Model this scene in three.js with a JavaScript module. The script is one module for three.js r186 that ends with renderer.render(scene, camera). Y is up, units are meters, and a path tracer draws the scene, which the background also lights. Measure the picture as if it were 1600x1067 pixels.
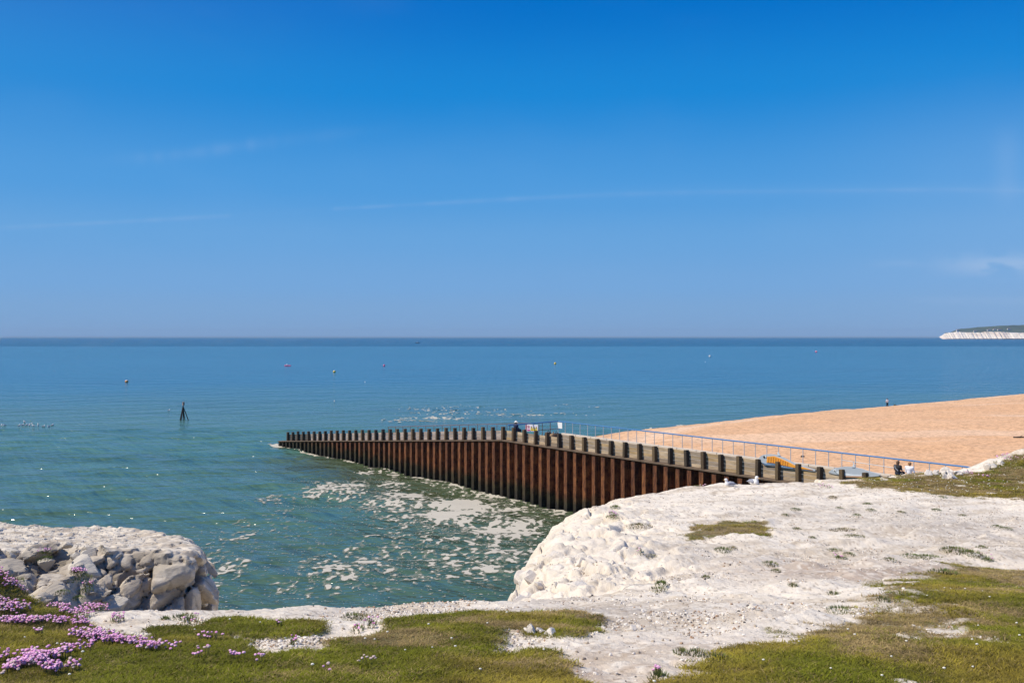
import * as THREE from 'three';
import { mergeGeometries, toCreasedNormals, mergeVertices } from 'three/addons/utils/BufferGeometryUtils.js';
import { RoundedBoxGeometry } from 'three/addons/geometries/RoundedBoxGeometry.js';

// ------------------------------------------------------------------ camera, sky, sun, exposure
const F = 1555, CX = 800, EY = 526.6, EYE = 14;          // lens in the photo's pixels, eye height above the sea in metres
const scene = new THREE.Scene();
const camera = new THREE.PerspectiveCamera(2 * Math.atan(533.5 / F) * 180 / Math.PI, 1.5, 0.3, 60000);
camera.position.set(0, EYE, 0);
camera.rotation.x = -Math.atan((533.5 - EY) / F);
const renderer = new THREE.WebGLRenderer({ antialias: true });
renderer.toneMapping = THREE.LinearToneMapping;
renderer.toneMappingExposure = 1.0;
renderer.shadowMap.enabled = true;
const SUN = new THREE.Vector3(-0.57, 0.78, -0.30).normalize();
const sun = new THREE.DirectionalLight(new THREE.Color().setRGB(1, 0.915, 0.775), 5.0);
sun.position.copy(SUN).multiplyScalar(150); sun.target.position.set(0, 5, -60);
sun.castShadow = true; sun.shadow.mapSize.set(4096, 4096);
Object.assign(sun.shadow.camera, { left: -120, right: 120, top: 120, bottom: -120, near: 1, far: 400 });
scene.add(sun, sun.target);

// ------------------------------------------------------------------ noise and small maths
let seed = 7;
const rnd = () => { seed = (seed + 0x6D2B79F5) | 0; let t = Math.imul(seed ^ (seed >>> 15), 1 | seed); t = (t + Math.imul(t ^ (t >>> 7), 61 | t)) ^ t; return ((t ^ (t >>> 14)) >>> 0) / 4294967296; };
const rr = (a, b) => a + (b - a) * rnd();
const lerp = (a, b, t) => a + (b - a) * t, clamp = (x, a = 0, b = 1) => Math.min(b, Math.max(a, x));
const sst = (a, b, x) => { const t = clamp((x - a) / (b - a)); return t * t * (3 - 2 * t); };
const h2 = (x, y) => { let h = (Math.imul(x, 374761393) + Math.imul(y, 668265263)) | 0; h = Math.imul(h ^ (h >>> 13), 1274126177); return ((h ^ (h >>> 16)) >>> 0) / 4294967296; };
const h3 = (x, y, z) => h2((x + Math.imul(z, 1013904223)) | 0, (y + Math.imul(z, 69069)) | 0);
function n2(x, y) {
  const i = Math.floor(x), j = Math.floor(y); let u = x - i, v = y - j; u = u * u * (3 - 2 * u); v = v * v * (3 - 2 * v);
  return lerp(lerp(h2(i, j), h2(i + 1, j), u), lerp(h2(i, j + 1), h2(i + 1, j + 1), u), v);
}
function n3(x, y, z) {
  const i = Math.floor(x), j = Math.floor(y), k = Math.floor(z); let u = x - i, v = y - j, w = z - k;
  u = u * u * (3 - 2 * u); v = v * v * (3 - 2 * v); w = w * w * (3 - 2 * w);
  return lerp(lerp(lerp(h3(i, j, k), h3(i + 1, j, k), u), lerp(h3(i, j + 1, k), h3(i + 1, j + 1, k), u), v),
    lerp(lerp(h3(i, j, k + 1), h3(i + 1, j, k + 1), u), lerp(h3(i, j + 1, k + 1), h3(i + 1, j + 1, k + 1), u), v), w);
}
function fb(x, y, o = 4) { let s = 0, a = 0.5, t = 0; for (let i = 0; i < o; i++) { s += a * n2(x, y); t += a; a *= 0.5; x = x * 2.03 + 17.3; y = y * 2.03 + 5.1; } return s / t; }
function fb3(x, y, z, o = 3) { let s = 0, a = 0.5, t = 0; for (let i = 0; i < o; i++) { s += a * n3(x, y, z); t += a; a *= 0.5; x = x * 2.03 + 7.3; y = y * 2.03 + 5.1; z = z * 2.03 + 3.7; } return s / t; }
function wor(x, y) {
  const i = Math.floor(x), j = Math.floor(y); let f1 = 9, f2 = 9, id = 0;
  for (let a = -1; a < 2; a++) for (let b = -1; b < 2; b++) {
    const px = i + a + 0.15 + 0.7 * h2(i + a, j + b), py = j + b + 0.15 + 0.7 * h2(i + a + 91, j + b + 37), d = (px - x) ** 2 + (py - y) ** 2;
    if (d < f1) { f2 = f1; f1 = d; id = h2(i + a + 5, j + b + 9); } else if (d < f2) f2 = d;
  }
  return [Math.sqrt(f1), Math.sqrt(f2), id];
}
function worS(x, y) {                                              // nearest and second distance, id, offset from the nearest seed
  const i = Math.floor(x), j = Math.floor(y); let f1 = 9, f2 = 9, id = 0, ox = 0, oy = 0;
  for (let a = -1; a < 2; a++) for (let b = -1; b < 2; b++) { const dx = x - (i + a + 0.1 + 0.8 * h2(i + a, j + b)), dy = y - (j + b + 0.1 + 0.8 * h2(i + a + 91, j + b + 37)), d = dx * dx + dy * dy; if (d < f1) { f2 = f1; f1 = d; id = h2(i + a + 5, j + b + 9); ox = dx; oy = dy; } else if (d < f2) f2 = d; }
  return [Math.sqrt(f1), Math.sqrt(f2), id, ox, oy];
}
const W3 = [0, 0, 0, 0, 0, 0];
function wor3(x, y, z) {                                            // same in space, into W3
  const i = Math.floor(x), j = Math.floor(y), k = Math.floor(z); let f1 = 9, f2 = 9, id = 0, ox = 0, oy = 0, oz = 0;
  for (let a = -1; a < 2; a++) for (let b = -1; b < 2; b++) for (let c = -1; c < 2; c++) { const q = h3(i + a, j + b, k + c), dx = x - (i + a + q), dy = y - (j + b + (q * 57.31) % 1), dz = z - (k + c + (q * 913.7) % 1), d = dx * dx + dy * dy + dz * dz; if (d < f1) { f2 = f1; f1 = d; id = (q * 7919.3) % 1; ox = dx; oy = dy; oz = dz; } else if (d < f2) f2 = d; }
  W3[0] = Math.sqrt(f1); W3[1] = Math.sqrt(f2); W3[2] = id; W3[3] = ox; W3[4] = oy; W3[5] = oz;
}
const s2l = (c) => (c <= 0.04045 ? c / 12.92 : ((c + 0.055) / 1.055) ** 2.4);
const px2l = (r, g, b) => [s2l(r / 255), s2l(g / 255), s2l(b / 255)];
const mix3 = (a, b, t) => [lerp(a[0], b[0], t), lerp(a[1], b[1], t), lerp(a[2], b[2], t)];
const V = (x, y, z) => new THREE.Vector3(x, y, z);
const at = (px, py, d) => V((px - CX) * d / F, EYE - (py - EY) * d / F, -d);   // a point of the place, from where it shows and how far off it is

// ------------------------------------------------------------------ sky
{
  const W = 4096, Hh = 2048, data = new Float32Array(W * Hh * 4);
  const stops = [[0, px2l(129, 166, 208)], [1.5, px2l(125, 168, 214)], [3, px2l(117, 168, 220)], [5.5, px2l(104, 165, 222)], [8.3, px2l(80, 156, 222)], [13.6, px2l(24, 135, 214)], [18.7, px2l(0, 112, 201)], [35, px2l(0, 94, 184)], [90, px2l(2, 78, 160)]];
  const pale = px2l(165, 198, 230), low = px2l(105, 128, 140), white = px2l(205, 218, 238);
  const seg = (x, y, pts) => { let best = 1e9, f = 0; for (let i = 0; i + 1 < pts.length; i++) { const [ax, ay] = pts[i], [bx, by] = pts[i + 1], t = clamp(((x - ax) * (bx - ax) + (y - ay) * (by - ay)) / ((bx - ax) ** 2 + (by - ay) ** 2)), q = Math.hypot(x - lerp(ax, bx, t), y - lerp(ay, by, t)); if (q < best) { best = q; f = i + t; } } return [best, f]; };
  const trailA = [[-80, 361], [0, 356], [180, 347], [360, 337], [490, 328], [640, 320], [800, 311], [950, 304], [1100, 300], [1300, 298], [1480, 296], [1700, 300]];
  const trailB = [[120, 252], [220, 247], [300, 240], [380, 228], [450, 219], [640, 196]];
  for (let j = 0; j < Hh; j++) {
    const el = ((j + 0.5) / Hh - 0.5) * Math.PI, ed = el * 180 / Math.PI;
    for (let i = 0; i < W; i++) {
      const o = (j * W + i) * 4; data[o + 3] = 1;
      if (ed < -1.5) { data[o] = low[0]; data[o + 1] = low[1]; data[o + 2] = low[2]; continue; }
      const az = ((i + 0.5) / W - 0.5) * 2 * Math.PI, x = Math.cos(el) * Math.cos(az), y = Math.sin(el), z = Math.cos(el) * Math.sin(az);
      let k = 0; const e = Math.max(0, ed); while (k < stops.length - 2 && e > stops[k + 1][0]) k++;
      let c = mix3(stops[k][1], stops[k + 1][1], sst(0, 1, (e - stops[k][0]) / (stops[k + 1][0] - stops[k][0])) * 0.5 + 0.5 * clamp((e - stops[k][0]) / (stops[k + 1][0] - stops[k][0])));
      const cs = x * SUN.x + y * SUN.y + z * SUN.z;
      c = mix3(c, pale, clamp(0.12 * sst(0.5, 0.95, cs) * sst(0, 10, e)) + 0.4 * sst(0.86, 1.0, cs));
      // thin high haze
      const hz = fb(az * 7 + 3, ed * 0.35 + az * 1.5, 3); c = mix3(c, white, 0.012 * sst(0.5, 0.85, hz) * sst(1, 6, e) * (1 - sst(22, 50, e)));
      if (z < -0.5 && e < 25) {
        const X = CX + F * x / -z, Y = EY - F * y / -z;
        const [qa, fa] = seg(X, Y, trailA), wa = 1.9 + 1.4 * n2(fa * 2, 3);
        const on = fa < 3 ? 0.75 * sst(0, 2, fa) + 0.2 : fa < 4.2 ? 0.1 : fa < 6.6 ? 0.8 : fa < 8 ? 0.4 : 0.55;
        let m = on * 0.10 * Math.exp(-((qa / wa) ** 2)) * (0.55 + 0.9 * n2(fa * 9, 1)) + 0.03 * sst(5, 8, fa) * Math.exp(-((qa / 13) ** 2));
        const [qb, fbb] = seg(X, Y, trailB); m += 0.055 * Math.exp(-((qb / (8 + 3 * n2(fbb * 3, 8))) ** 2)) * Math.sin(clamp(fbb / 5) * Math.PI) * (0.5 + n2(fbb * 6, 4));
        const cl = sst(1420, 1560, X) * Math.exp(-(((Y - 414) / 15) ** 2)) * sst(0.36, 0.62, fb(X / 46, Y / 11, 4)); m += 0.26 * cl;
        m += 0.10 * sst(1330, 1400, X) * (1 - sst(1400, 1480, X)) * Math.exp(-(((Y - 412) / 6) ** 2)) * fb(X / 20, Y / 6, 3);
        m += 0.07 * sst(1150, 1650, X) * sst(60, 260, Y) + 0.07 * sst(1500, 1600, X) * Math.exp(-(((X - 1570) / 22) ** 2)) * sst(180, 240, Y) * (1 - sst(290, 340, Y)); m += 0.1 * sst(1380, 1500, X) * Math.exp(-(((Y - 470) / 6) ** 2)) * fb(X / 50, Y / 9, 3);
        c = mix3(c, white, clamp(m));
      }
      data[o] = c[0]; data[o + 1] = c[1]; data[o + 2] = c[2];
    }
  }
  const t = new THREE.DataTexture(data, W, Hh, THREE.RGBAFormat, THREE.FloatType);
  t.mapping = THREE.EquirectangularReflectionMapping; t.magFilter = t.minFilter = THREE.LinearFilter; t.needsUpdate = true;
  scene.background = t; scene.environment = t;
}

// ------------------------------------------------------------------ builders
const taken = new Map();
const nm = (n) => { const k = taken.get(n) ?? 0; taken.set(n, k + 1); return k ? n + '_' + String(k).padStart(3, '0') : n; };
function mesh(name, g, m, parent = scene) { const o = new THREE.Mesh(g, m); o.name = nm(name); o.castShadow = o.receiveShadow = true; parent.add(o); return o; }
function thing(name, label, category, pos = [0, 0, 0], turn = 0, group) { const o = new THREE.Group(); o.name = nm(name); o.position.set(...pos); o.rotation.y = turn; o.userData = { label, category }; if (group) o.userData.group = group; scene.add(o); return o; }
const tag = (o, label, category, kind, group) => { Object.assign(o.userData, { label, category }); if (kind) o.userData.kind = kind; if (group) o.userData.group = group; return o; };
const std = (c, rough = 0.9, extra = {}) => new THREE.MeshStandardMaterial({ color: new THREE.Color().setRGB(...c), roughness: rough, ...extra });
function tile(n, fn, srgb) {                                       // fn(u, v) in 0..1 -> [r, g, b] 0..1
  const d = new Uint8Array(n * n * 4);
  for (let j = 0; j < n; j++) for (let i = 0; i < n; i++) { const c = fn(i / n, j / n), o = (j * n + i) * 4; for (let k = 0; k < 3; k++) d[o + k] = clamp(c[k]) * 255; d[o + 3] = 255; }
  const t = new THREE.DataTexture(d, n, n); t.wrapS = t.wrapT = THREE.RepeatWrapping; t.magFilter = t.minFilter = THREE.LinearFilter; if (srgb) t.colorSpace = THREE.SRGBColorSpace; t.needsUpdate = true; return t;
}
const rep = (t, x, y = x) => { const c = t.clone(); c.repeat.set(x, y); c.needsUpdate = true; return c; };
// periodic value noise for tiles: per = lattice cells across the tile
function pn(u, v, px, py, s) { const x = u * px, y = v * py, i = Math.floor(x), j = Math.floor(y); let a = x - i, b = y - j; a = a * a * (3 - 2 * a); b = b * b * (3 - 2 * b); const q = (m, n) => h2(((m % px) + px) % px + s * 131, ((n % py) + py) % py + s * 57); return lerp(lerp(q(i, j), q(i + 1, j), a), lerp(q(i, j + 1), q(i + 1, j + 1), a), b); }
const grain = tile(512, (u, v) => { const k = 0.34 * pn(u, v, 12, 12, 1) + 0.28 * pn(u, v, 40, 40, 2) + 0.2 * pn(u, v, 110, 110, 3) + 0.18 * pn(u, v, 250, 250, 4); const g = 0.45 + 1.0 * (k - 0.25); return [g, g, g]; });
const grainColor = tile(512, (u, v) => { const k = 0.3 * pn(u, v, 9, 9, 5) + 0.3 * pn(u, v, 50, 50, 6) + 0.4 * pn(u, v, 160, 160, 7), sp = pn(u, v, 200, 200, 8) > 0.92 ? 0.74 : 1; const g = (0.95 + 0.34 * (k - 0.5)) * sp; return [g, g * 0.99, g * 0.975]; });
function geo(pos, idx, col, uv) {
  const g = new THREE.BufferGeometry(); g.setAttribute('position', new THREE.BufferAttribute(pos instanceof Float32Array ? pos : new Float32Array(pos), 3));
  if (col) g.setAttribute('color', new THREE.BufferAttribute(col instanceof Float32Array ? col : new Float32Array(col), 3));
  if (uv) g.setAttribute('uv', new THREE.BufferAttribute(uv instanceof Float32Array ? uv : new Float32Array(uv), 2));
  if (idx) g.setIndex(new THREE.BufferAttribute(idx instanceof Uint32Array ? idx : new Uint32Array(idx), 1));
  g.computeVertexNormals(); return g;
}
// a sheet y = f(u-th column, v-th row) given by a point function
function sheet(nu, nv, point, color, uvs = 1) {                    // point(i, j, out) fills out[0..2]
  const pos = new Float32Array(nu * nv * 3), col = color ? new Float32Array(nu * nv * 3) : null, uv = new Float32Array(nu * nv * 2), idx = new Uint32Array((nu - 1) * (nv - 1) * 6), p = [0, 0, 0];
  for (let j = 0, k = 0; j < nv; j++) for (let i = 0; i < nu; i++, k++) {
    point(i, j, p); pos.set(p, k * 3); uv[k * 2] = p[0] * uvs; uv[k * 2 + 1] = -p[2] * uvs;
    if (col) col.set(color(p[0], -p[2], p[1], i, j), k * 3);
  }
  for (let j = 0, q = 0; j < nv - 1; j++) for (let i = 0; i < nu - 1; i++) { const a = j * nu + i, b = a + 1, c = a + nu, d = c + 1; idx.set([a, b, c, b, d, c], q); q += 6; }
  return geo(pos, idx, col, uv);
}
// surface of a distance field (naive surface nets)
function nets(f, lo, hi, cell) {
  const n = [0, 1, 2].map((k) => Math.ceil((hi[k] - lo[k]) / cell) + 1), [nx, ny, nz] = n, val = new Float32Array(nx * ny * nz), id = new Int32Array(nx * ny * nz).fill(-1), pos = [], idx = [];
  for (let k = 0, o = 0; k < nz; k++) for (let j = 0; j < ny; j++) for (let i = 0; i < nx; i++, o++) val[o] = f(lo[0] + i * cell, lo[1] + j * cell, lo[2] + k * cell);
  const sx = 1, sy = nx, sz = nx * ny, C = [0, sx, sy, sx + sy, sz, sx + sz, sy + sz, sx + sy + sz], E = [[0, 1], [2, 3], [4, 5], [6, 7], [0, 2], [1, 3], [4, 6], [5, 7], [0, 4], [1, 5], [2, 6], [3, 7]];
  for (let k = 0; k < nz - 1; k++) for (let j = 0; j < ny - 1; j++) for (let i = 0; i < nx - 1; i++) {
    const o = i + j * sy + k * sz; let x = 0, y = 0, z = 0, c = 0;
    for (const [a, b] of E) { const va = val[o + C[a]], vb = val[o + C[b]]; if ((va < 0) === (vb < 0)) continue; const t = va / (va - vb); x += lerp(a & 1, b & 1, t); y += lerp((a >> 1) & 1, (b >> 1) & 1, t); z += lerp(a >> 2, b >> 2, t); c++; }
    if (c) { id[o] = pos.length / 3; pos.push(lo[0] + (i + x / c) * cell, lo[1] + (j + y / c) * cell, lo[2] + (k + z / c) * cell); }
  }
  const quad = (a, b, c, d, flip) => { if (a < 0 || b < 0 || c < 0 || d < 0) return; if (flip) idx.push(a, c, b, a, d, c); else idx.push(a, b, c, a, c, d); };
  for (let k = 1; k < nz - 1; k++) for (let j = 1; j < ny - 1; j++) for (let i = 1; i < nx - 1; i++) {
    const o = i + j * sy + k * sz, s = val[o] < 0;
    if (s !== (val[o + sx] < 0)) quad(id[o - sy - sz], id[o - sz], id[o], id[o - sy], !s);
    if (s !== (val[o + sy] < 0)) quad(id[o - sx - sz], id[o - sx], id[o], id[o - sz], !s);
    if (s !== (val[o + sz] < 0)) quad(id[o - sx - sy], id[o - sy], id[o], id[o - sx], !s);
  }
  const uv = []; for (let q = 0; q < pos.length; q += 3) uv.push(pos[q] * 0.8 + pos[q + 2] * 0.6, pos[q + 1]);
  return geo(pos, idx, null, uv);
}
const cap = (x, y, z, c) => { const [a, b, ra, rb] = c, dx = b[0] - a[0], dy = b[1] - a[1], dz = b[2] - a[2], t = clamp(((x - a[0]) * dx + (y - a[1]) * dy + (z - a[2]) * dz) / (dx * dx + dy * dy + dz * dz + 1e-9)); return Math.hypot(x - a[0] - dx * t, y - a[1] - dy * t, z - a[2] - dz * t) - lerp(ra, rb, t); };
const smin = (a, b, k) => { const h = Math.max(k - Math.abs(a - b), 0) / k; return Math.min(a, b) - h * h * k * 0.25; };
function blob(caps, cell, k = 0.03, grow = 0) {
  const lo = [1e9, 1e9, 1e9], hi = [-1e9, -1e9, -1e9];
  for (const [a, b, ra, rb] of caps) for (let q = 0; q < 3; q++) { lo[q] = Math.min(lo[q], a[q] - ra, b[q] - rb); hi[q] = Math.max(hi[q], a[q] + ra, b[q] + rb); }
  const m = grow + cell * 2.5; return nets((x, y, z) => { let d = 1e9; for (const c of caps) d = d > 1e8 ? cap(x, y, z, c) : smin(d, cap(x, y, z, c), k); return d - grow; }, lo.map((v) => v - m), hi.map((v) => v + m), cell);
}
const tube = (pts, r, seg = 6) => new THREE.TubeGeometry(new THREE.CatmullRomCurve3(pts.map((p) => (p.isVector3 ? p : V(...p)))), Math.max(2, pts.length * 2), r, seg, false);
function bar(a, b, r, seg = 6, rb = r) { const g = new THREE.CylinderGeometry(rb, r, a.distanceTo(b), seg, 1); g.applyQuaternion(new THREE.Quaternion().setFromUnitVectors(V(0, 1, 0), b.clone().sub(a).normalize())); const m = a.clone().add(b).multiplyScalar(0.5); g.translate(m.x, m.y, m.z); return g; }
const box = (w, h, d, r = 0.012) => new RoundedBoxGeometry(w, h, d, 1, r);
const place = (g, x, y, z) => { g.translate(x, y, z); return g; };
function sdPoly(P, x, y) {                                          // signed distance, positive inside; P flat array
  let best = 1e9, ins = false; const n = P.length / 2;
  for (let i = 0, j = n - 1; i < n; j = i++) {
    const ax = P[j * 2], ay = P[j * 2 + 1], bx = P[i * 2], by = P[i * 2 + 1], ex = bx - ax, ey = by - ay, wx = x - ax, wy = y - ay, t = clamp((wx * ex + wy * ey) / (ex * ex + ey * ey)), q = (wx - ex * t) ** 2 + (wy - ey * t) ** 2;
    if (q < best) best = q;
    if ((ay > y) !== (by > y) && x < (bx - ax) * (y - ay) / (by - ay) + ax) ins = !ins;
  }
  return (ins ? 1 : -1) * Math.sqrt(best);
}

// ------------------------------------------------------------------ the headland that we stand on: height of the ground over the sea
const GD = [0, 4, 6, 8, 10, 13, 17, 22, 28, 34, 46], GG = [1.6, 1.68, 1.9, 2.2, 2.58, 3.05, 3.4, 3.75, 4.13, 4.42, 5.0];
function slope0(d) { let k = 0; while (k < GD.length - 2 && d > GD[k + 1]) k++; const t = (d - GD[k]) / (GD[k + 1] - GD[k]), m = (i) => (i <= 0 ? (GG[1] - GG[0]) / (GD[1] - GD[0]) : i >= GD.length - 1 ? 0.05 : (GG[i + 1] - GG[i - 1]) / (GD[i + 1] - GD[i - 1])), L = GD[k + 1] - GD[k], t2 = t * t, t3 = t2 * t; return (2 * t3 - 3 * t2 + 1) * GG[k] + (t3 - 2 * t2 + t) * L * m(k) + (-2 * t3 + 3 * t2) * GG[k + 1] + (t3 - t2) * L * m(k + 1); }
const bare = (X, d) => EYE - slope0(d) + 0.42 * sst(-3.75, -4.6, X) * sst(5.6, 7.4, d) * (1 - 0.6 * sst(8.2, 9.4, d)) + 0.52 * sst(12.2, 17.2, X) * sst(25, 32, d) + 0.12 * sst(16.2, 16.9, X) * sst(29, 31.5, d);
function plan(px, py) {                                             // where the ray through a pixel meets the bare ground
  let a = 2.5, b = 60; const tx = (px - CX) / F, ty = (py - EY) / F, f = (d) => EYE - ty * d - bare(tx * d, d);
  for (let d = 2.5; d < 60; d *= 1.01) if (f(d) < 0) { b = d; a = d / 1.01; break; }
  for (let k = 0; k < 24; k++) { const m = (a + b) / 2; if (f(m) < 0) b = m; else a = m; }
  return [tx * b, b];
}
const planPoly = (list) => { const o = []; for (let i = 0; i < list.length; i += 2) o.push(...plan(list[i], list[i + 1])); return o; };
const LAND = [-14, 8.4, -9, 8.5, -5.2, 8.6, -4.1, 8.4, -3.35, 8.4, -2.55, 8.55, -1.4, 9.15, -0.7, 9.65, 0.02, 10.05, 0.55, 10.35, 1.0, 10.9, 0.6, 11.15, 0.05, 11.5, 0.0, 12.4, 0.12, 13.8, 0.3, 16, 0.52, 18.2, 0.95, 21.3, 1.6, 23.4, 2.4, 25.3, 3.4, 26.8, 5.35, 28.8, 7.6, 29.4, 10.3, 29.8, 12.2, 31, 14, 31.5, 16.9, 33, 21, 34.5, 30, 36, 40, 36, 40, -6, -14, -6];
const GRASS_A = planPoly([-60, 868, 0, 884, 20, 905, 36, 935, 78, 958, 120, 975, 175, 1000, 226, 1018, 262, 1004, 240, 985, 262, 974, 306, 978, 335, 982, 352, 998, 372, 1018, 400, 1029, 417, 1032, 470, 1027, 514, 1018, 526, 1004, 556, 999, 580, 990, 619, 968, 662, 957, 728, 953, 805, 956, 860, 957, 902, 958, 944, 966, 925, 978, 898, 989, 850, 990, 797, 985, 793, 1001, 766, 1016, 800, 1016, 824, 1010, 871, 1020, 885, 1040, 879, 1052, 913, 1067, 980, 1110, -100, 1120]);
const GRASS_S = planPoly([306, 975, 360, 965, 420, 967, 470, 966, 505, 966, 516, 973, 490, 980, 460, 985, 433, 992, 410, 988, 390, 993, 365, 984, 340, 988, 320, 984]);
const GRASS_B = planPoly([1680, 900, 1600, 898, 1545, 889, 1507, 891, 1476, 905, 1441, 919, 1420, 935, 1406, 948, 1440, 960, 1375, 973, 1346, 990, 1293, 998, 1286, 1014, 1239, 1018, 1192, 1027, 1160, 1030, 1110, 1046, 1060, 1058, 1000, 1090, 1800, 1120]);
const GRASS_C = planPoly([1330, 754, 1365, 748.5, 1440, 743.5, 1500, 741, 1535, 738, 1556, 727, 1575, 720, 1600, 715, 1720, 706, 1720, 792, 1600, 780, 1507, 773, 1460, 771, 1419, 767, 1365, 760]);
const GRASS_D = planPoly([1080, 846, 1076, 838, 1094, 832, 1092, 822, 1120, 822, 1135, 815, 1180, 817, 1192, 825, 1186, 834, 1196, 842, 1160, 842, 1130, 842, 1105, 839]);
const inBox = (P) => { let a = 1e9, b = -1e9, c = 1e9, d = -1e9; for (let i = 0; i < P.length; i += 2) { a = Math.min(a, P[i]); b = Math.max(b, P[i]); c = Math.min(c, P[i + 1]); d = Math.max(d, P[i + 1]); } return [a - 0.8, b + 0.8, c - 0.8, d + 0.8]; };
const TURFS = [[GRASS_A, 0.16, 0.34], [GRASS_S, 0.1, 0.22], [GRASS_B, 0.75, 1.0], [GRASS_C, 0.7, 0.8], [GRASS_D, 0.2, 0.45]].map(([P, w, n]) => [P, w, n, inBox(P)]);
function turf(X, d) {
  let m = 0;
  for (const [P, w, n, bb] of TURFS) {
    if (X < bb[0] || X > bb[1] || d < bb[2] || d > bb[3]) continue;
    const sd = sdPoly(P, X, d), e = sd + ((fb(X * 2.1 + 9, d * 1.9, 4) - 0.5) + 0.45 * (fb(X * 9 + 9, d * 8, 2) - 0.5)) * n * (d > 15 ? 1.5 : 1);
    m = Math.max(m, sst(-w * 0.75, w * 0.5, e));
  }
  if (m > 0) m *= 1 - 0.75 * sst(0.66, 0.76, fb(X * 1.9 + 40, d * 1.6, 3)) * sst(0.2, 2.2, X + d * 0.1);   // worn places
  return m;
}
const lumpy = (X, d) => (1 - sst(1.1, 2.6, X - (d - 11) * 0.10)) * sst(10.6, 11.2, d) * (1 - 0.7 * sst(17, 24, d));
const ledge = (X, d) => { const q = d * 1.15 - X * 0.62 + 2.6 * fb(X * 0.45 + 8, d * 0.5, 3), k = q - Math.floor(q), w = fb(X * 1.1 + 30, d * 1.1, 2); return (k < 0.86 ? k / 0.86 : (1 - k) / 0.14) * sst(0.36, 0.62, w); };   // thin sheets of chalk, worn back
function land(X, d) {                                               // [height, turf, distance inside the cliff edge]
  const wx = X + (fb(X * 1.6, d * 1.6 + 7, 3) - 0.5) * 0.34, wd = d + (fb(X * 1.6 + 31, d * 1.6, 3) - 0.5) * 0.3, sd = sdPoly(LAND, wx, wd), t = sd > -0.1 ? turf(X, d) : 0;
  let y = bare(X, d), bg = 1 - t;
  y += (fb(X * 0.55 + 3, d * 0.55, 2) - 0.5) * 0.16 + (fb(X * 2.3, d * 2.3, 3) - 0.5) * (0.05 + 0.02 * bg);
  y += t * (0.012 + 0.035 * fb(X * 4, d * 4, 2));
  if (bg > 0.02) {
    const [f1, , id] = wor(X * 7.5, d * 7.5), [g1, g2, gi] = wor(X * 2.6 + d, d * 2.6 - X * 0.6);
    y += bg * (0.006 * (1 - f1 * 1.4) * id + 0.014 * sst(0, 0.25, g2 - g1) * (gi - 0.3) + (fb(X * 9, d * 9, 3) - 0.5) * 0.014 + (fb(X * 26, d * 26, 2) - 0.5) * 0.011 + 0.085 * ledge(X, d) * sst(0.9, 2.2, X) * (1 - 0.5 * sst(16, 24, d)));
  }
  const lp = lumpy(X, d);
  if (lp > 0.01) {
    const wx2 = X + 0.22 * (fb(X * 2.2, d * 2.2, 2) - 0.5), wd2 = d + 0.22 * (fb(X * 2.2 + 40, d * 2.2, 2) - 0.5);
    const [f1, f2, id, ox, oy] = worS(wx2 * 1.9, wd2 * 1.5), [g1, g2, gid, px, py] = worS(wx2 * 5.4 + 3, wd2 * 4.4);
    const k1 = sst(0, 0.17, f2 - f1), k2 = sst(0, 0.2, g2 - g1);
    y += 0.7 * lp * (k1 * (0.2 * (id - 0.3) + (ox * ((id * 31.7) % 1 - 0.5) + oy * ((id * 77.3) % 1 - 0.5)) * 0.42) - 0.07 * Math.exp(-(f2 - f1) / 0.06) + k2 * (0.05 * (gid - 0.3) + (px * ((gid * 31.7) % 1 - 0.5) + py * ((gid * 77.3) % 1 - 0.5)) * 0.13) - 0.02 * Math.exp(-(g2 - g1) / 0.07) + 0.05 * (fb(X * 7, d * 7, 3) - 0.5));
  }
  if (sd < 1.6) {
    const big = d > 10.9 && X < 9, r = big ? 1.3 : 0.3, h = big ? 0.42 : 0.1;
    if (sd < r) y -= h * (1 - Math.max(0, sd) / r) ** 2;
    if (sd < 0) { const q = -sd; y = Math.max(-1.5, y - q * (big ? 1.6 : 3) - q * q * 7); }
  }
  return [y, t, sd];
}
const ground = (X, d) => land(X, d)[0];
function hit(px, py) {                                              // where the ray through a pixel meets the ground as built
  const tx = (px - CX) / F, ty = (py - EY) / F; let prev = 3;
  for (let d = 3; d < 45; d *= 1.004) { if (EYE - ty * d < ground(tx * d, d)) { let a = prev, b = d; for (let k = 0; k < 12; k++) { const m = (a + b) / 2; if (EYE - ty * m < ground(tx * m, m)) b = m; else a = m; } return V(tx * b, ground(tx * b, b), -b); } prev = d; }
  const [X, d] = plan(px, py); return V(X, ground(X, d), -d);
}
const dirt = [[960, 950, 0.7, 1.0, [0.46, 0.40, 0.34], 0.75], [860, 930, 0.5, 0.5, [0.50, 0.43, 0.36], 0.6], [1400, 900, 2.1, 1.5, [0.42, 0.32, 0.24], 0.6], [1330, 905, 1.2, 1.2, [0.45, 0.33, 0.25], 0.4], [1100, 1000, 0.8, 0.5, [0.6, 0.5, 0.42], 0.35], [940, 1040, 0.8, 0.6, [0.46, 0.35, 0.26], 0.6], [1500, 830, 2.5, 3, [0.5, 0.43, 0.36], 0.45], [1060, 860, 0.9, 1.6, [0.52, 0.45, 0.37], 0.4], [950, 845, 0.5, 1.4, [0.5, 0.46, 0.42], 0.35], [450, 1000, 0.6, 0.25, [0.6, 0.5, 0.4], 0.5], [600, 950, 3, 0.45, [0.58, 0.51, 0.43], 0.5], [210, 985, 0.5, 0.5, [0.56, 0.48, 0.38], 0.5], [1350, 800, 3, 3, [0.55, 0.5, 0.44], 0.35]].map(([px, py, rx, ry, c, w]) => [...plan(px, py), rx, ry, c, w]);
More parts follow.
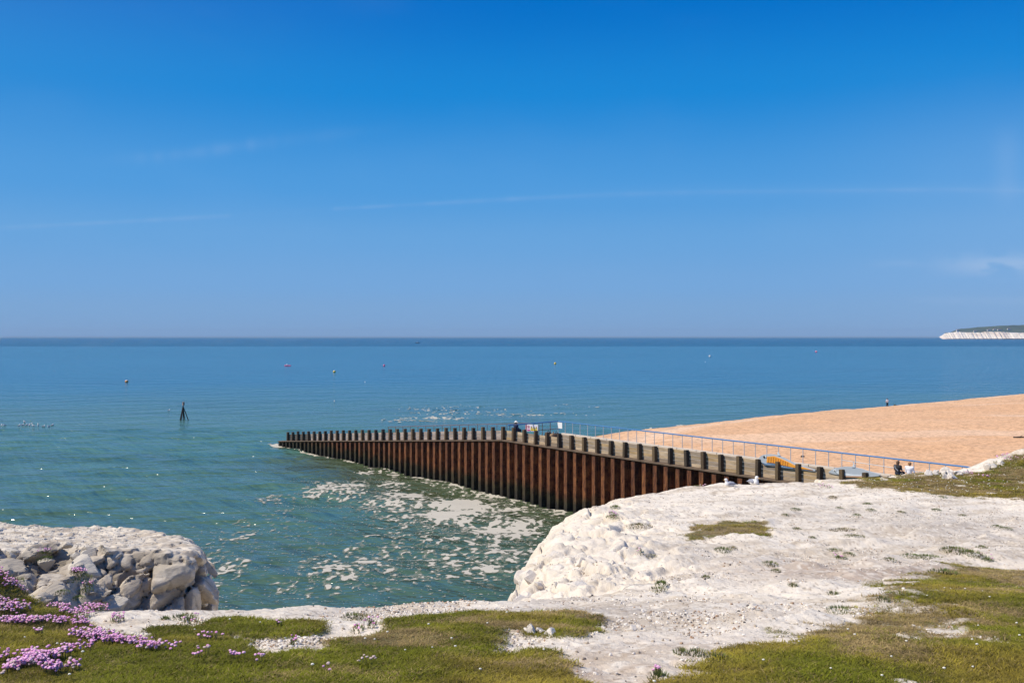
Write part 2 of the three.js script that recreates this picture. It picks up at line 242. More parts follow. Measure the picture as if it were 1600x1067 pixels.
function landColor(X, d, y, t, sd) {
  let c = mix3([0.90, 0.80, 0.66], [0.62, 0.515, 0.385], sst(0.42, 0.72, fb(X * 1.1 + 11, d * 2.6 - X * 0.9, 5)) * 0.85);
  for (const [x, z, rx, ry, k, w] of dirt) { const q = ((X - x) / rx) ** 2 + ((d - z) / ry) ** 2; if (q < 4) c = mix3(c, k, Math.min(1, w * 1.25) * Math.exp(-q) * (0.45 + 1.0 * fb(X * 5, d * 5, 2))); }
  const sp = 0.5 * fb(X * 24, d * 24, 2) + 0.5 * n2(X * 52, d * 46), lp = lumpy(X, d);
  c = mix3(c, [0.36, 0.27, 0.185], 0.75 * sst(0.57, 0.74, sp) * (1 - 0.45 * lp) * (0.35 + 0.65 * sst(0.35, 0.6, fb(X * 2 + 4, d * 2.4, 3))));
  c = mix3(c, [0.89, 0.815, 0.70], 0.6 * sst(0.58, 0.75, fb(X * 17 + 50, d * 17, 2)));
  if (fb(X * 40, d * 40, 1) > 0.93) c = mix3(c, [0.16, 0.14, 0.12], 0.7);
  if (lp > 0.02) {
    c = mix3(c, [0.80, 0.715, 0.60], 0.6 * lp); const wx2 = X + 0.22 * (fb(X * 2.2, d * 2.2, 2) - 0.5), wd2 = d + 0.22 * (fb(X * 2.2 + 40, d * 2.2, 2) - 0.5), [f1, f2] = worS(wx2 * 1.9, wd2 * 1.5), [g1, g2] = worS(wx2 * 5.4 + 3, wd2 * 4.4), dirty = sst(0.35, 0.65, fb(X * 1.7 + 3, d * 1.7, 3));
    c = mix3(c, [0.42, 0.35, 0.26], lp * (0.6 * Math.exp(-(f2 - f1) / 0.035) + 0.45 * dirty * Math.exp(-(g2 - g1) / 0.05)));
  }
  c = mix3(c, mix3([0.15, 0.135, 0.035], [0.30, 0.225, 0.12], sst(0.3, 0.7, fb(X * 3, d * 3, 3))), sst(0.12, 0.75, t + 0.35 * (fb(X * 13, d * 13, 2) - 0.5)));
  if (sd < 0.12 && d < 10.8) c = mix3(c, [0.5, 0.38, 0.27], 0.5 * sst(0.45, 0.6, fb(X * 8, d * 8, 2)));
  return c;
}
const chalkMat = new THREE.MeshStandardMaterial({ color: 0xffffff, roughness: 0.95, vertexColors: true, map: rep(grainColor, 1.3), bumpMap: rep(grain, 3.4), bumpScale: 0.010 });
{
  const nu = 860, nv = 700, d0 = 2.6, ratio = Math.log(46 / d0) / (nv - 1), info = new Float32Array(nu * nv * 2);
  const g = sheet(nu, nv, (i, j, p) => { const d = d0 * Math.exp(ratio * j), X = lerp(-0.78, 0.78, i / (nu - 1)) * d, [y, t, sd] = land(X, d); p[0] = X; p[1] = y; p[2] = -d; info[(j * nu + i) * 2] = t; info[(j * nu + i) * 2 + 1] = sd; }, (X, d, y, i, j) => landColor(X, d, y, info[(j * nu + i) * 2], info[(j * nu + i) * 2 + 1]));
  tag(mesh('chalk_headland', g, chalkMat), 'bare white chalk cliff top sloping down to the sea', 'cliff top', 'structure');
}

// ------------------------------------------------------------------ sea
const waves = []; { const keep = seed; seed = 99; for (let i = 0; i < 34; i++) { const L = 0.8 * Math.pow(15, i / 33), a = 0.0056 * Math.pow(L, 0.92) * rr(0.6, 1.3), th = rr(-0.75, 0.75) + 0.25, k = 2 * Math.PI / L; waves.push([Math.sin(th) * k, Math.cos(th) * k, a, rr(0, 6.28), L]); } seed = keep; }
function seaY(X, d, cell = 0) { let y = 0; const gr = 0.55 + 0.9 * n2(X / 9 + 3, d / 14); for (const [kx, kz, a, ph, L] of waves) { const w = sst(4, 8, L / (cell + 1e-6)); if (w <= 0) continue; y += w * a * Math.sin(kx * X + kz * d + ph); } return y * gr; }
const shore = [-6, 104, 11.7, 140, 22.2, 150, 30.5, 158.3, 39.5, 166.2, 50.8, 175.6, 61.7, 184.5, 73.8, 194.4, 90.2, 209.3, 104.3, 222.1, 123, 239.2, 191.7, 298, 420, 500];
function shoreDist(X, d) { let best = 1e9, s = 1; for (let i = 0; i + 3 < shore.length; i += 2) { const ax = shore[i], ay = shore[i + 1], bx = shore[i + 2], by = shore[i + 3], ex = bx - ax, ey = by - ay, wx = X - ax, wy = d - ay, t = clamp((wx * ex + wy * ey) / (ex * ex + ey * ey)), q = Math.hypot(wx - ex * t, wy - ey * t); if (q < best) { best = q; s = wx * ey - wy * ex > 0 ? 1 : -1; } } return s * best; }
{
  const per = (n, list) => (u, v) => { let h = 0; for (const [a, b, m, p] of list) h += m * Math.sin(2 * Math.PI * (a * u + b * v) + p); return h; };
  const keep = seed; seed = 123; const fine = [], wide = [];
  for (let i = 0; i < 40; i++) { const f = Math.round(3 * Math.pow(13, i / 39)), th = rr(-1, 1) * 0.9 + 0.25; fine.push([Math.round(Math.sin(th) * f), Math.round(Math.cos(th) * f) || 1, 1 / Math.pow(f, 1.05), rr(0, 6.28)]); }
  for (let i = 0; i < 46; i++) { const f = Math.round(9 * Math.pow(9, i / 45)), th = rr(-1, 1) * 1.15 + 0.12; wide.push([Math.round(Math.sin(th) * f), Math.round(Math.cos(th) * f) || 1, 1 / Math.pow(f, 0.85), rr(0, 6.28)]); }
  seed = keep;
  const hf = per(0, fine), hw = per(0, wide), N = 512, e = 1 / N;
  const normal = tile(N, (u, v) => { const k = 0.0115, sx = (hf(u + e, v) - hf(u - e, v)) * N / 2 * k, sy = (hf(u, v + e) - hf(u, v - e)) * N / 2 * k, l = 1 / Math.hypot(sx, sy, 1); return [0.5 - sx * l * 0.5, 0.5 - sy * l * 0.5, 0.5 + l * 0.5]; });
  const bump = tile(N, (u, v) => { const k = 0.5 + hw(u, v) * 0.8; return [k, k, k]; });
  const water = new THREE.MeshPhysicalMaterial({ color: 0xffffff, roughness: 0.15, ior: 1.33, vertexColors: true, normalMap: rep(normal, 1 / 9), bumpMap: rep(bump, 1 / 170), bumpScale: 0.5 });
  water.normalScale.set(1, 1);
  const ruffled = water.clone(); ruffled.name = 'ruffled water'; ruffled.normalScale.set(5, 5); ruffled.bumpScale = 1.6; ruffled.roughness = 0.2;   // wind-roughened water farther out
  const rows = []; for (let d = 24, q = 1.0038; d < 1480; d *= q) { rows.push(d); if (d > 150) q = Math.min(1.03, q * 1.0055); } rows.push(1480);
  const nu = 600;
  const green = [0.062, 0.118, 0.078], teal = [0.074, 0.168, 0.124], blue = [0.022, 0.140, 0.225], deep = [0.0, 0.105, 0.235];
  const seaSheet = (list) => sheet(nu, list.length, (i, j, p) => { const d = list[j], X = lerp(-1.0, 1.0, i / (nu - 1)) * d; p[0] = X; p[1] = d < 1500 ? seaY(X, d, Math.max(d * 0.0034, (list[j] - (list[j - 1] ?? list[j] * 0.996)))) : 0; p[2] = -d; },
    (X, d) => {
      const n = fb(X / 60 + 5, d / 26, 3) - 0.5, dd = d * (1 + 0.35 * n);
      let c = mix3(green, teal, sst(55, 120, dd)); c = mix3(c, blue, sst(105, 330, dd)); 
      const st = fb(X / 30 + 70, d / 5, 3); c = mix3(c, [c[0] * 0.72, c[1] * 0.76, c[2] * 0.8], sst(0.5, 0.75, st) * 0.6 * sst(60, 140, d));
      const ol = sst(0.56, 0.7, fb(X / 22 + 9, d / 7 + 4, 3)) * (1 - sst(150, 260, d)); c = mix3(c, [0.034, 0.066, 0.040], ol * 0.3);
      { const wx = X + 0.84, wd = d - 87.1, s = 0.58 * wx - 0.815 * wd, off = -(wx * 0.815 + wd * 0.58); c = mix3(c, [0.072, 0.080, 0.030], 0.75 * sst(15, 3, off + 4 * (fb(X / 5, d / 5, 2) - 0.5)) * sst(-3, 0, off) * sst(-46, -30, s)); }
      return c;
    });
  let cut = rows.findIndex((d) => d > 640), g = seaSheet(rows.slice(0, cut + 1)), mg = seaSheet(rows.slice(cut));
  const og = sheet(90, 60, (i, j, p) => { const d = 1480 * Math.pow(20000 / 1480, j / 59), X = lerp(-1.0, 1.0, i / 89) * d; p[0] = X; p[1] = 0; p[2] = -d; }, (X, d) => mix3(deep, [0.010, 0.13, 0.25], fb(X / 900, d / 700, 3)));
  const choppy = water.clone(); choppy.name = 'choppy water'; choppy.normalScale.set(1.25, 1.25); choppy.bumpScale = 0.65; choppy.roughness = 0.155;
  tag(mesh('open_sea', og, ruffled), 'darker blue wind ruffled band of sea below the horizon', 'sea', 'structure');
  tag(mesh('outer_sea', mg, choppy), 'blue choppy sea between the groyne and the darker band below the horizon', 'sea', 'structure');
  tag(mesh('sea', g, water), 'teal and blue rippled sea reaching to the horizon', 'sea', 'structure');
}
// foam afloat: patches cut where a foam field passes a threshold
{
  const sea = (px, py) => { const d = EYE * F / (py - EY); return [(px - CX) * d / F, d]; };
  const blobs = [[525, 762, 34, 9, 1], [505, 772, 18, 6, .8], [550, 775, 20, 6, .7], [573, 739, 14, 2.5, 1.0], [615, 755, 16, 4, .9], [620, 760, 14, 3, .8], [640, 773, 34, 6, 1.1], [715, 790, 52, 7, 1.25], [690, 805, 44, 7, 1.0], [745, 800, 26, 6, .8], [600, 788, 40, 7, .7], [700, 812, 60, 9, .55], [735, 826, 40, 6, .7], [805, 797, 18, 5, 1], [815, 830, 30, 8, .9], [800, 815, 40, 10, .6], [760, 838, 50, 8, .5], [640, 800, 60, 16, .3], [520, 890, 40, 8, .4], [535, 897, 36, 6, .3], [540, 880, 60, 12, .2], [645, 902, 20, 4, .5], [670, 880, 90, 30, .17], [600, 860, 120, 40, .14], [760, 870, 60, 30, .25], [800, 850, 40, 30, .3], [430, 780, 30, 7, .26], [450, 800, 14, 5, .3], [400, 830, 60, 14, .15], [350, 850, 30, 30, .2], [345, 900, 30, 30, .22], [500, 920, 120, 20, .14], [700, 640, 80, 8, .34], [640, 657, 40, 3, .6], [680, 655, 60, 3, .45], [800, 648, 110, 4, .34], [900, 635, 60, 5, .16]].map(([px, py, rx, ry, a]) => { const [x, d] = sea(px, py), q = d / F; return [x, d, rx * q, ry * d * d / (EYE * F), a]; });
  const B = [-0.84, 87.1], U = [-0.58, 0.815];
  const field = (X, d) => {
    let z = 0; for (const [x, y, rx, ry, a] of blobs) { const q = ((X - x) / rx) ** 2 + ((d - y) / ry) ** 2; if (q < 5) z += a * Math.exp(-q); }
    const wx = X - B[0], wd = d - B[1], s = -(wx * U[0] + wd * U[1]), off = -(wx * 0.815 + wd * 0.58);
    if (off > -0.2 && off < 2.6 && s > -52) z += 0.6 * Math.exp(-(((off - 0.2) / 0.35) ** 2)) * (0.35 + 0.9 * n2(s * 0.5, 2)) + (s > -25 ? 0.3 * Math.exp(-((off - 1) ** 2)) : 0);
    if (s < -49 && s > -53 && Math.abs(off) < 0.8) z += 0.4;
    if (X > 8) { const sh = shoreDist(X, d); if (sh > -3 && sh < 1) z += 0.8 * Math.exp(-(((sh + 0.5) / 0.5) ** 2)) * sst(0.35, 0.6, fb(X / 6, d / 6, 2)) + 0.55 * Math.exp(-(((sh + 1.5) / 1.2) ** 2)) * sst(16, 20, X) * (1 - sst(26, 32, X)); }
    if (z < 0.02) return -1;
    const n = fb(X * 0.55 + 2, d * 0.42, 4), f = fb(X * 3.2 + 60, d * 1.9, 3);
    const h = fb(X * 1.1 + 20, d * 0.55, 3); const e = fb(X * 6 + 9, d * 3, 2), lace = 1 - Math.abs(2 * fb(X * 1.5 + 3, d * 0.85, 3) - 1) * 3.2; return (z > 0.1 ? 0.26 * lace : 0) + z * (0.05 + 1.1 * n) + 1.15 * (f - 0.5) + 0.75 * (e - 0.5) + 0.45 * (h - 0.5) + (z > 0.08 ? 0.06 : 0.0) - 0.55;
  };
  let pos = [], idx = [], low = 0, lift = 0.03;
  const run = (x0, x1, y0, y1, c) => {
    const nx = Math.ceil((x1 - x0) / c), ny = Math.ceil((y1 - y0) / c); let prev = null;
    const row = (j) => { const r = new Float32Array(nx + 1); for (let i = 0; i <= nx; i++) r[i] = field(x0 + i * c, y0 + j * c) + low; return r; };
    let a = row(0);
    for (let j = 0; j < ny; j++) {
      const b = row(j + 1);
      for (let i = 0; i < nx; i++) {
        const q = [[x0 + i * c, y0 + j * c, a[i]], [x0 + (i + 1) * c, y0 + j * c, a[i + 1]], [x0 + (i + 1) * c, y0 + (j + 1) * c, b[i + 1]], [x0 + i * c, y0 + (j + 1) * c, b[i]]], poly = [];
        if (q[0][2] < 0 && q[1][2] < 0 && q[2][2] < 0 && q[3][2] < 0) continue;
        for (let k = 0; k < 4; k++) { const A = q[k], D = q[(k + 1) % 4]; if (A[2] >= 0) poly.push([A[0], A[1]]); if ((A[2] >= 0) !== (D[2] >= 0)) { const t = A[2] / (A[2] - D[2]); poly.push([lerp(A[0], D[0], t), lerp(A[1], D[1], t)]); } }
        const o = pos.length / 3; for (const [x, y] of poly) pos.push(x, seaY(x, y, Math.max(y * 0.0034, y * 0.0038)) + lift, -y);
        for (let k = 1; k + 1 < poly.length; k++) idx.push(o, o + k, o + k + 1);
      }
      a = b;
    }
  };
  run(-26, 9, 46, 100, 0.13); run(-38, -8, 84, 132, 0.16); run(-22, 24, 150, 205, 0.3); run(8, 130, 128, 245, 0.35);
  const dense = [pos, idx]; pos = []; idx = []; low = 0.2; lift = 0.02; run(-24, 9, 48, 100, 0.15);
  tag(mesh('thin_foam', geo(pos, idx), std([0.30, 0.31, 0.22], 0.7, { transparent: true, opacity: 0.42 })), 'thin murky film of foam round the off white foam patches', 'foam', 'stuff'); [pos, idx] = dense;
  seed = 77; for (let t = 0; t < 80000; t++) {                        // single flecks
    const d = rr(46, 104), X = rr(-24, 8); let z = 0.012; for (const [x, y, rx, ry, a] of blobs) { const q = ((X - x) / (rx * 1.6)) ** 2 + ((d - y) / (ry * 1.6)) ** 2; if (q < 4) z += a * Math.exp(-q); }
    if (rnd() > 0.5 * z * sst(0.3, 0.7, fb(X * 0.7, d * 0.5, 3)) + 0.012) continue; const off = (X - B[0]) * 0.815 + (d - B[1]) * 0.58; if (off > 0) continue;
    const r = 0.016 + 0.045 * Math.pow(rnd(), 2.5), o = pos.length / 3, y = seaY(X, d, d * 0.0038) + 0.03, a0 = rr(0, 6); for (let k = 0; k < 5; k++) { const w = r * rr(0.6, 1.3); pos.push(X + Math.cos(a0 + k * 1.257) * w * 1.4, y, -d + Math.sin(a0 + k * 1.257) * w); } for (let k = 1; k < 4; k++) idx.push(o, o + k + 1, o + k);
  }
  const m = std([0.50, 0.46, 0.375], 0.8);
  tag(mesh('sea_foam', geo(pos, idx), m), 'off white foam drifting in patches on the water beside the rusty piling', 'foam', 'stuff');
}

// ------------------------------------------------------------------ shingle beach
const Bp = [-0.84, 87.1], Uo = [-0.58, 0.815], Nb = [0.815, 0.58], Cr = [4.5, 90.2];    // groyne: bend, seaward direction, beachward normal; corner of the promenade railing
const gp = (s, off, y) => V(Bp[0] - Uo[0] * s + Nb[0] * off, y, -(Bp[1] - Uo[1] * s + Nb[1] * off));   // s metres landward of the bend, off metres towards the beach
function beachY(X, d) {
  const D = shoreDist(X, d) + (fb(X / 14, d / 14, 2) - 0.5) * 2.4, off = (X - Bp[0]) * Nb[0] + (d - Bp[1]) * Nb[1];
  let y = D < 0 ? D * 0.22 : D < 5 ? D * 0.2 : D < 18 ? 1 + (D - 5) * 0.13 : 2.69 + (1 - Math.exp(-(D - 18) / 22)) * 2.0;
  y += 0.14 * Math.exp(-(((D - 9) / 1.2) ** 2)) + 0.2 * Math.exp(-(((D - 21) / 2.5) ** 2)) + (fb(X / 5, d / 5, 4) - 0.5) * 0.42 * sst(1, 10, D) + (fb(X / 1.3, d / 1.3, 2) - 0.5) * 0.1;
  if (off < 5.4) y = Math.min(y, -2); return y;
}
{
  const peb = tile(1024, (u, v) => { const a = pn(u, v, 120, 120, 11), b = pn(u, v, 60, 60, 12), c = pn(u, v, 30, 30, 13), e = pn(u, v, 230, 230, 14); let k = 0.58 + 0.26 * (a - 0.5) + 0.34 * (b - 0.5) + 0.34 * (c - 0.5) + 0.12 * (e - 0.5); const w = sst(0.8, 0.95, a) * 0.25; return [k + 0.30 + w, k + 0.28 + w * 1.1, k + 0.26 + w * 1.2]; });
  const m = new THREE.MeshStandardMaterial({ color: 0xffffff, roughness: 1, vertexColors: true, map: rep(peb, 1 / 11), bumpMap: rep(peb, 1 / 11), bumpScale: 0.04 });
  const g = sheet(430, 430, (i, j, p) => { const u = i / 429, v = j / 429, X = -14 + 330 * Math.pow(u, 1.5), d = 34 + 400 * Math.pow(v, 1.35); p[0] = X; p[1] = beachY(X, d); p[2] = -d; }, (X, d) => {
    const D = shoreDist(X, d); let c = mix3([0.73, 0.42, 0.215], [0.78, 0.49, 0.28], fb(X / 9, d / 9, 3));
    c = mix3(c, [0.86, 0.62, 0.43], 0.7 * Math.exp(-(((D - 13 - 4 * fb(X / 30, d / 30, 2)) / 2.5) ** 2)) + 0.45 * sst(0.55, 0.7, fb(X / 24 + 5, d / 5, 3)));
    for (const [q, w, k] of [[6.5, 0.5, 0.5], [12.5, 0.8, 0.35], [20, 1.1, 0.4], [31, 1.6, 0.25]]) c = mix3(c, [0.40, 0.25, 0.15], k * Math.exp(-(((D - q - 3 * (fb(X / 18 + q, d / 18, 3) - 0.5)) / w) ** 2)) * sst(0.35, 0.65, fb(X / 4 + q, d / 4, 3)));
    c = mix3(c, [0.34, 0.19, 0.10], (1 - sst(0.6, 3.0, D)) * 0.8); c = mix3(c, [0.62, 0.36, 0.20], 0.6 * Math.exp(-(((D - 4) / 2) ** 2)));
    return c;
  });
  tag(mesh('beach', g, m), 'orange shingle beach sloping down to the sea', 'beach', 'structure');
}

// ------------------------------------------------------------------ groyne: rusty sheet piling, capping, posts and planks
const capY = (s) => (s > 0 ? 4.9 : 4.9 + 0.087 * s);
const timberTex = tile(512, (u, v) => { const st = 0.5 * pn(u, v, 4, 70, 21) + 0.3 * pn(u, v, 10, 160, 22) + 0.2 * pn(u, v, 60, 200, 23), blot = pn(u, v, 6, 5, 24), k = 0.5 + 0.75 * (st - 0.5) + 0.28 * (blot - 0.5); return [k + 0.14, k + 0.115, k + 0.08]; });
const wood = (c) => std(c, 0.92, { map: rep(timberTex, 0.6, 0.9), bumpMap: rep(timberTex, 0.6, 0.9), bumpScale: 0.01 });
{
  const root = thing('sea_groyne', 'long groyne of rusty steel sheet piling topped with timber posts and planks', 'groyne');
  const rustTex = tile(512, (u, v) => { const st = 0.45 * pn(u, v, 60, 5, 31) + 0.3 * pn(u, v, 140, 12, 32) + 0.25 * pn(u, v, 90, 90, 33), bl = pn(u, v, 20, 14, 34), dk = sst(0.72, 0.85, pn(u, v, 50, 40, 35)); const k = (0.68 + 1.3 * (st - 0.5) + 0.7 * (bl - 0.5)) * (1 - 0.55 * dk); return [k * 1.05, k * (0.86 + 0.18 * (bl - 0.5)), k * 0.78]; });
  const rust = new THREE.MeshStandardMaterial({ color: 0xffffff, roughness: 0.93, vertexColors: true, map: rustTex, bumpMap: rustTex, bumpScale: 0.02 });
  const piling = new THREE.Group(); piling.name = nm('steel_piling'); root.add(piling);
  const pitch = 1.14, prof = [[0, 0], [0.40, 0], [0.57, 0.52], [0.97, 0.52], [1.14, 0]];   // along the wall, and back from its face
  for (let k = 0; k < 84; k++) {
    const s0 = -50.6 + k * pitch, top = capY(s0 + 0.5), pos = [], col = [], uv = [], idx = [], ys = []; for (let y = -1.6; y < top; y += 0.45) ys.push(y); ys.push(top);
    const hue = h2(k, 3), j0 = (h2(k, 8) - 0.5) * 0.05;
    for (let q = 0; q < 4; q++) { const A = prof[q], Bq = prof[q + 1]; for (let r = 0; r < ys.length; r++) for (const [e, w] of [[A, 0], [Bq, 1]]) {
      const p = gp(s0 + e[0] + 0.0, e[1] + j0 - 0.0, ys[r]); pos.push(p.x, p.y, p.z); const hgt = ys[r];
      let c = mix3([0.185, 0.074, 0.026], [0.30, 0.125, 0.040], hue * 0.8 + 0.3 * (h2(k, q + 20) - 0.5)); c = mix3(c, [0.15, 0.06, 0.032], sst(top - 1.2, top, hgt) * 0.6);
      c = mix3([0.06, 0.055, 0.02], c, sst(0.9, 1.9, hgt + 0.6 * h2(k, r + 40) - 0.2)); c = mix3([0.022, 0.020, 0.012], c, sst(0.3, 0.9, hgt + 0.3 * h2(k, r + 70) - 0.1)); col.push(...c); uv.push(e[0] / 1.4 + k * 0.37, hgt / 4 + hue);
    } const o = q * ys.length * 2; for (let r = 0; r + 1 < ys.length; r++) { const a = o + r * 2; idx.push(a, a + 1, a + 2, a + 1, a + 3, a + 2); } }
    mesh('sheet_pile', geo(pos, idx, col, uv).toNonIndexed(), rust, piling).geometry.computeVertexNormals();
  }
  // capping: a level beam landward of the bend, a sloping one seaward
  const capMat = std([0.23, 0.165, 0.115], 0.9, { map: rep(timberTex, 0.5, 1), bumpMap: rep(timberTex, 0.5, 1), bumpScale: 0.012 });
  const prism = (s0, s1, o0, o1, yb, yt) => { const c = []; for (const s of [s0, s1]) { const y = capY(s); c.push(gp(s, o0, y + yb), gp(s, o1, y + yb), gp(s, o1, y + yt), gp(s, o0, y + yt)); } const F6 = [[0, 1, 2, 3], [5, 4, 7, 6], [4, 0, 3, 7], [1, 5, 6, 2], [3, 2, 6, 7], [4, 5, 1, 0]], pos = [], idx = [], uv = []; for (const f of F6) { const o = pos.length / 3; for (const q of f) { pos.push(c[q].x, c[q].y, c[q].z); uv.push((q > 3 ? s1 : s0), c[q].y * 0.7 + (q % 4 === 1 || q % 4 === 2 ? 0.5 : 0)); } idx.push(o, o + 1, o + 2, o, o + 2, o + 3); } return geo(pos, idx, null, uv); };
  for (let s = -50.6; s < 44; s += 5.7) { const e = Math.min(s + 5.68, s < -0.01 && s + 5.7 > 0 ? 0 : 1e9); mesh('capping_beam', prism(s, e, -0.1, 0.68, 0.004, 0.10), capMat, root); if (e === 0) { mesh('capping_beam', prism(0.01, s + 5.68, -0.1, 0.68, 0.004, 0.10), capMat, root); } }
  const postMats = [[0.15, 0.10, 0.058], [0.11, 0.078, 0.048], [0.20, 0.138, 0.075], [0.08, 0.06, 0.044]].map(wood), tipMat = wood([0.12, 0.09, 0.06]);
  const postG = box(0.25, 1.14, 0.3, 0.02);
  const dir = gp(1, 0, 0).sub(gp(0, 0, 0)), turn = Math.atan2(-dir.z, dir.x);   // the turn that lays a local x axis along the wall
  for (let k = -30; k <= 26; k++) { const s = k * 1.59 - 0.05, p = gp(s, 0.12, capY(s) + 0.10 + 0.57 + (k > 0 ? 0.02 : 0)), o = mesh('timber_post', postG, k < -24 ? tipMat : postMats[Math.floor(h2(k, 5) * 4)], root); o.position.copy(p); o.rotation.set((h2(k, 1) - 0.5) * 0.07, turn + (h2(k, 2) - 0.5) * 0.2, (h2(k, 3) - 0.5) * 0.09); o.scale.set(1 + (h2(k, 19) - 0.5) * 0.2, 1 + (h2(k, 9) - 0.5) * 0.14, 1); }
  const near = [[0.70, 0.54, 0.36], [0.57, 0.45, 0.31], [0.80, 0.64, 0.45], [0.66, 0.48, 0.27], [0.47, 0.38, 0.29]].map(wood), far = [[0.60, 0.50, 0.455], [0.52, 0.43, 0.395], [0.66, 0.555, 0.50]].map(wood), dark = wood([0.15, 0.12, 0.10]);
  const boards = []; for (let v = 0; v < 4; v++) { const g = box(1.575, 0.248, 0.07, 0.014); const uvA = g.attributes.uv, pA = g.attributes.position; for (let i = 0; i < uvA.count; i++) uvA.setXY(i, pA.getX(i) * 0.8 + v * 0.31, pA.getY(i) + pA.getZ(i) + v * 0.23); boards.push(g); }
  for (let k = -31; k <= 26; k++) {
    const s = (k + 0.5) * 1.59 - 0.05, n = k > 4 ? 4 : 3, lean = k < 0 ? Math.atan(0.087) : 0;
    if (k === -31) continue;
    for (let r = 0; r < n; r++) { const o = mesh('plank', boards[(k + r * 3 + 64) % 4], k < -26 ? dark : (k >= 0 ? near[Math.floor(h2(k, r + 60) * 5)] : far[Math.floor(h2(k, r + 60) * 3)]), root); o.position.copy(gp(s, 0.34 + (h2(k, r) - 0.5) * 0.03, capY(s) + 0.10 + 0.14 + r * 0.268)); o.rotation.set(0, turn, -lean * -1 + (h2(r, k) - 0.5) * 0.008); if (k >= 0) o.rotation.z = (h2(r, k) - 0.5) * 0.01; }
  }
}
const WALL_TURN = (() => { const d = gp(1, 0, 0).sub(gp(0, 0, 0)); return Math.atan2(-d.z, d.x); })();
// promenade deck behind the parapet, groyne walkway and its seaward wall
{
  const conc = std([0.42, 0.40, 0.36], 0.95, { map: rep(grainColor, 0.6), bumpMap: rep(grain, 0.8), bumpScale: 0.01 });
  const slab = (s0, s1, y0, y1, o0, o1, th) => { const c = []; for (const [s, y] of [[s0, y0], [s1, y1]]) c.push(gp(s, o0, y - th), gp(s, o1, y - th), gp(s, o1, y), gp(s, o0, y)); const pos = [], idx = [], uv = []; for (const f of [[0, 1, 2, 3], [5, 4, 7, 6], [4, 0, 3, 7], [1, 5, 6, 2], [3, 2, 6, 7], [4, 5, 1, 0]]) { const o = pos.length / 3; for (const q of f) { pos.push(c[q].x, c[q].y, c[q].z); uv.push(c[q].x, c[q].z + c[q].y); } idx.push(o, o + 1, o + 2, o, o + 2, o + 3); } return geo(pos, idx, null, uv); };
  tag(mesh('promenade', mergeGeometries([slab(0, 70, 5.0, 5.0, 0.63, 6.5, 6.5), slab(-47, -0.01, 0.9, 5.0, 0.63, 5.9, 3.5)]), conc), 'concrete promenade deck behind the timber parapet, sloping seaward along the groyne', 'promenade', 'structure');
  const kerb = thing('concrete_kerb', 'pale concrete kerb under the blue railing along the beach side', 'kerb'), km = std([0.62, 0.54, 0.45], 0.95, { map: rep(grainColor, 0.8) }), kg = box(2.04, 0.3, 0.34, 0.02);
  for (let s = 0.6; s < 46; s += 2.1) { const o = mesh('kerb_block', kg, km, kerb); o.position.copy(gp(s + 1.05, 6.2, 5.152)); o.rotation.y = WALL_TURN; }
}

// ------------------------------------------------------------------ railings
const steel = std([0.50, 0.52, 0.54], 0.55, { metalness: 0.3 }), bluePaint = std([0.05, 0.19, 0.42], 0.5), rustRail = std([0.16, 0.085, 0.06], 0.9), white = std([0.78, 0.78, 0.76], 0.7);
{
  const r = thing('promenade_railing', 'long railing with grey posts and bright blue handrail along the promenade', 'railing'), pg = mergeGeometries([place(new THREE.CylinderGeometry(0.028, 0.03, 1.02, 7), 0, 0.51, 0), place(new THREE.CylinderGeometry(0.045, 0.045, 0.06, 7), 0, 1.0, 0)]);
  for (let s = 0; s < 40; s += 1.05) { const o = mesh('post', pg, steel, r); o.position.copy(gp(s, 6.2, 5.29)); }
  for (let s = 0; s < 40; s += 5.25) mesh('handrail', bar(gp(s, 6.2, 6.32), gp(Math.min(40, s + 5.25), 6.2, 6.32), 0.052, 8), bluePaint, r);
  mesh('lower_rail', bar(gp(30.5, 6.14, 5.86), gp(40, 6.14, 5.6), 0.025, 6), steel, r);
  const e = thing('end_railing', 'short blue and rust railing closing the seaward end of the promenade', 'railing');
  for (let k = 0; k <= 6; k++) { const o = mesh('post', new THREE.CylinderGeometry(0.03, 0.03, 1.25, 6), rustRail, e); o.position.copy(gp(-0.15 * (6 - k) / 6, 0.9 + 5.3 * k / 6, 5.6)); }
  mesh('handrail', bar(gp(-0.15, 0.7, 6.22), gp(0, 6.2, 6.32), 0.06, 8), bluePaint, e);
  mesh('lower_rail', bar(gp(-0.1, 3.0, 5.62), gp(0, 6.2, 5.65), 0.025, 6), rustRail, e);
  const q = thing('groyne_railing', 'thin rusty railing on the far edge of the sloping groyne walkway', 'railing');
  for (let k = 0; k <= 18; k++) { const s = -0.6 - k * 1.72, o = mesh('post', new THREE.CylinderGeometry(0.03, 0.03, 1.25, 6), rustRail, q); o.position.copy(gp(s, 5.75, capY(s) + 0.72)); }
  mesh('handrail', bar(gp(-0.6, 5.75, capY(-0.6) + 1.34), gp(-31.56, 5.75, capY(-31.56) + 1.34), 0.032, 6), rustRail, q);
}
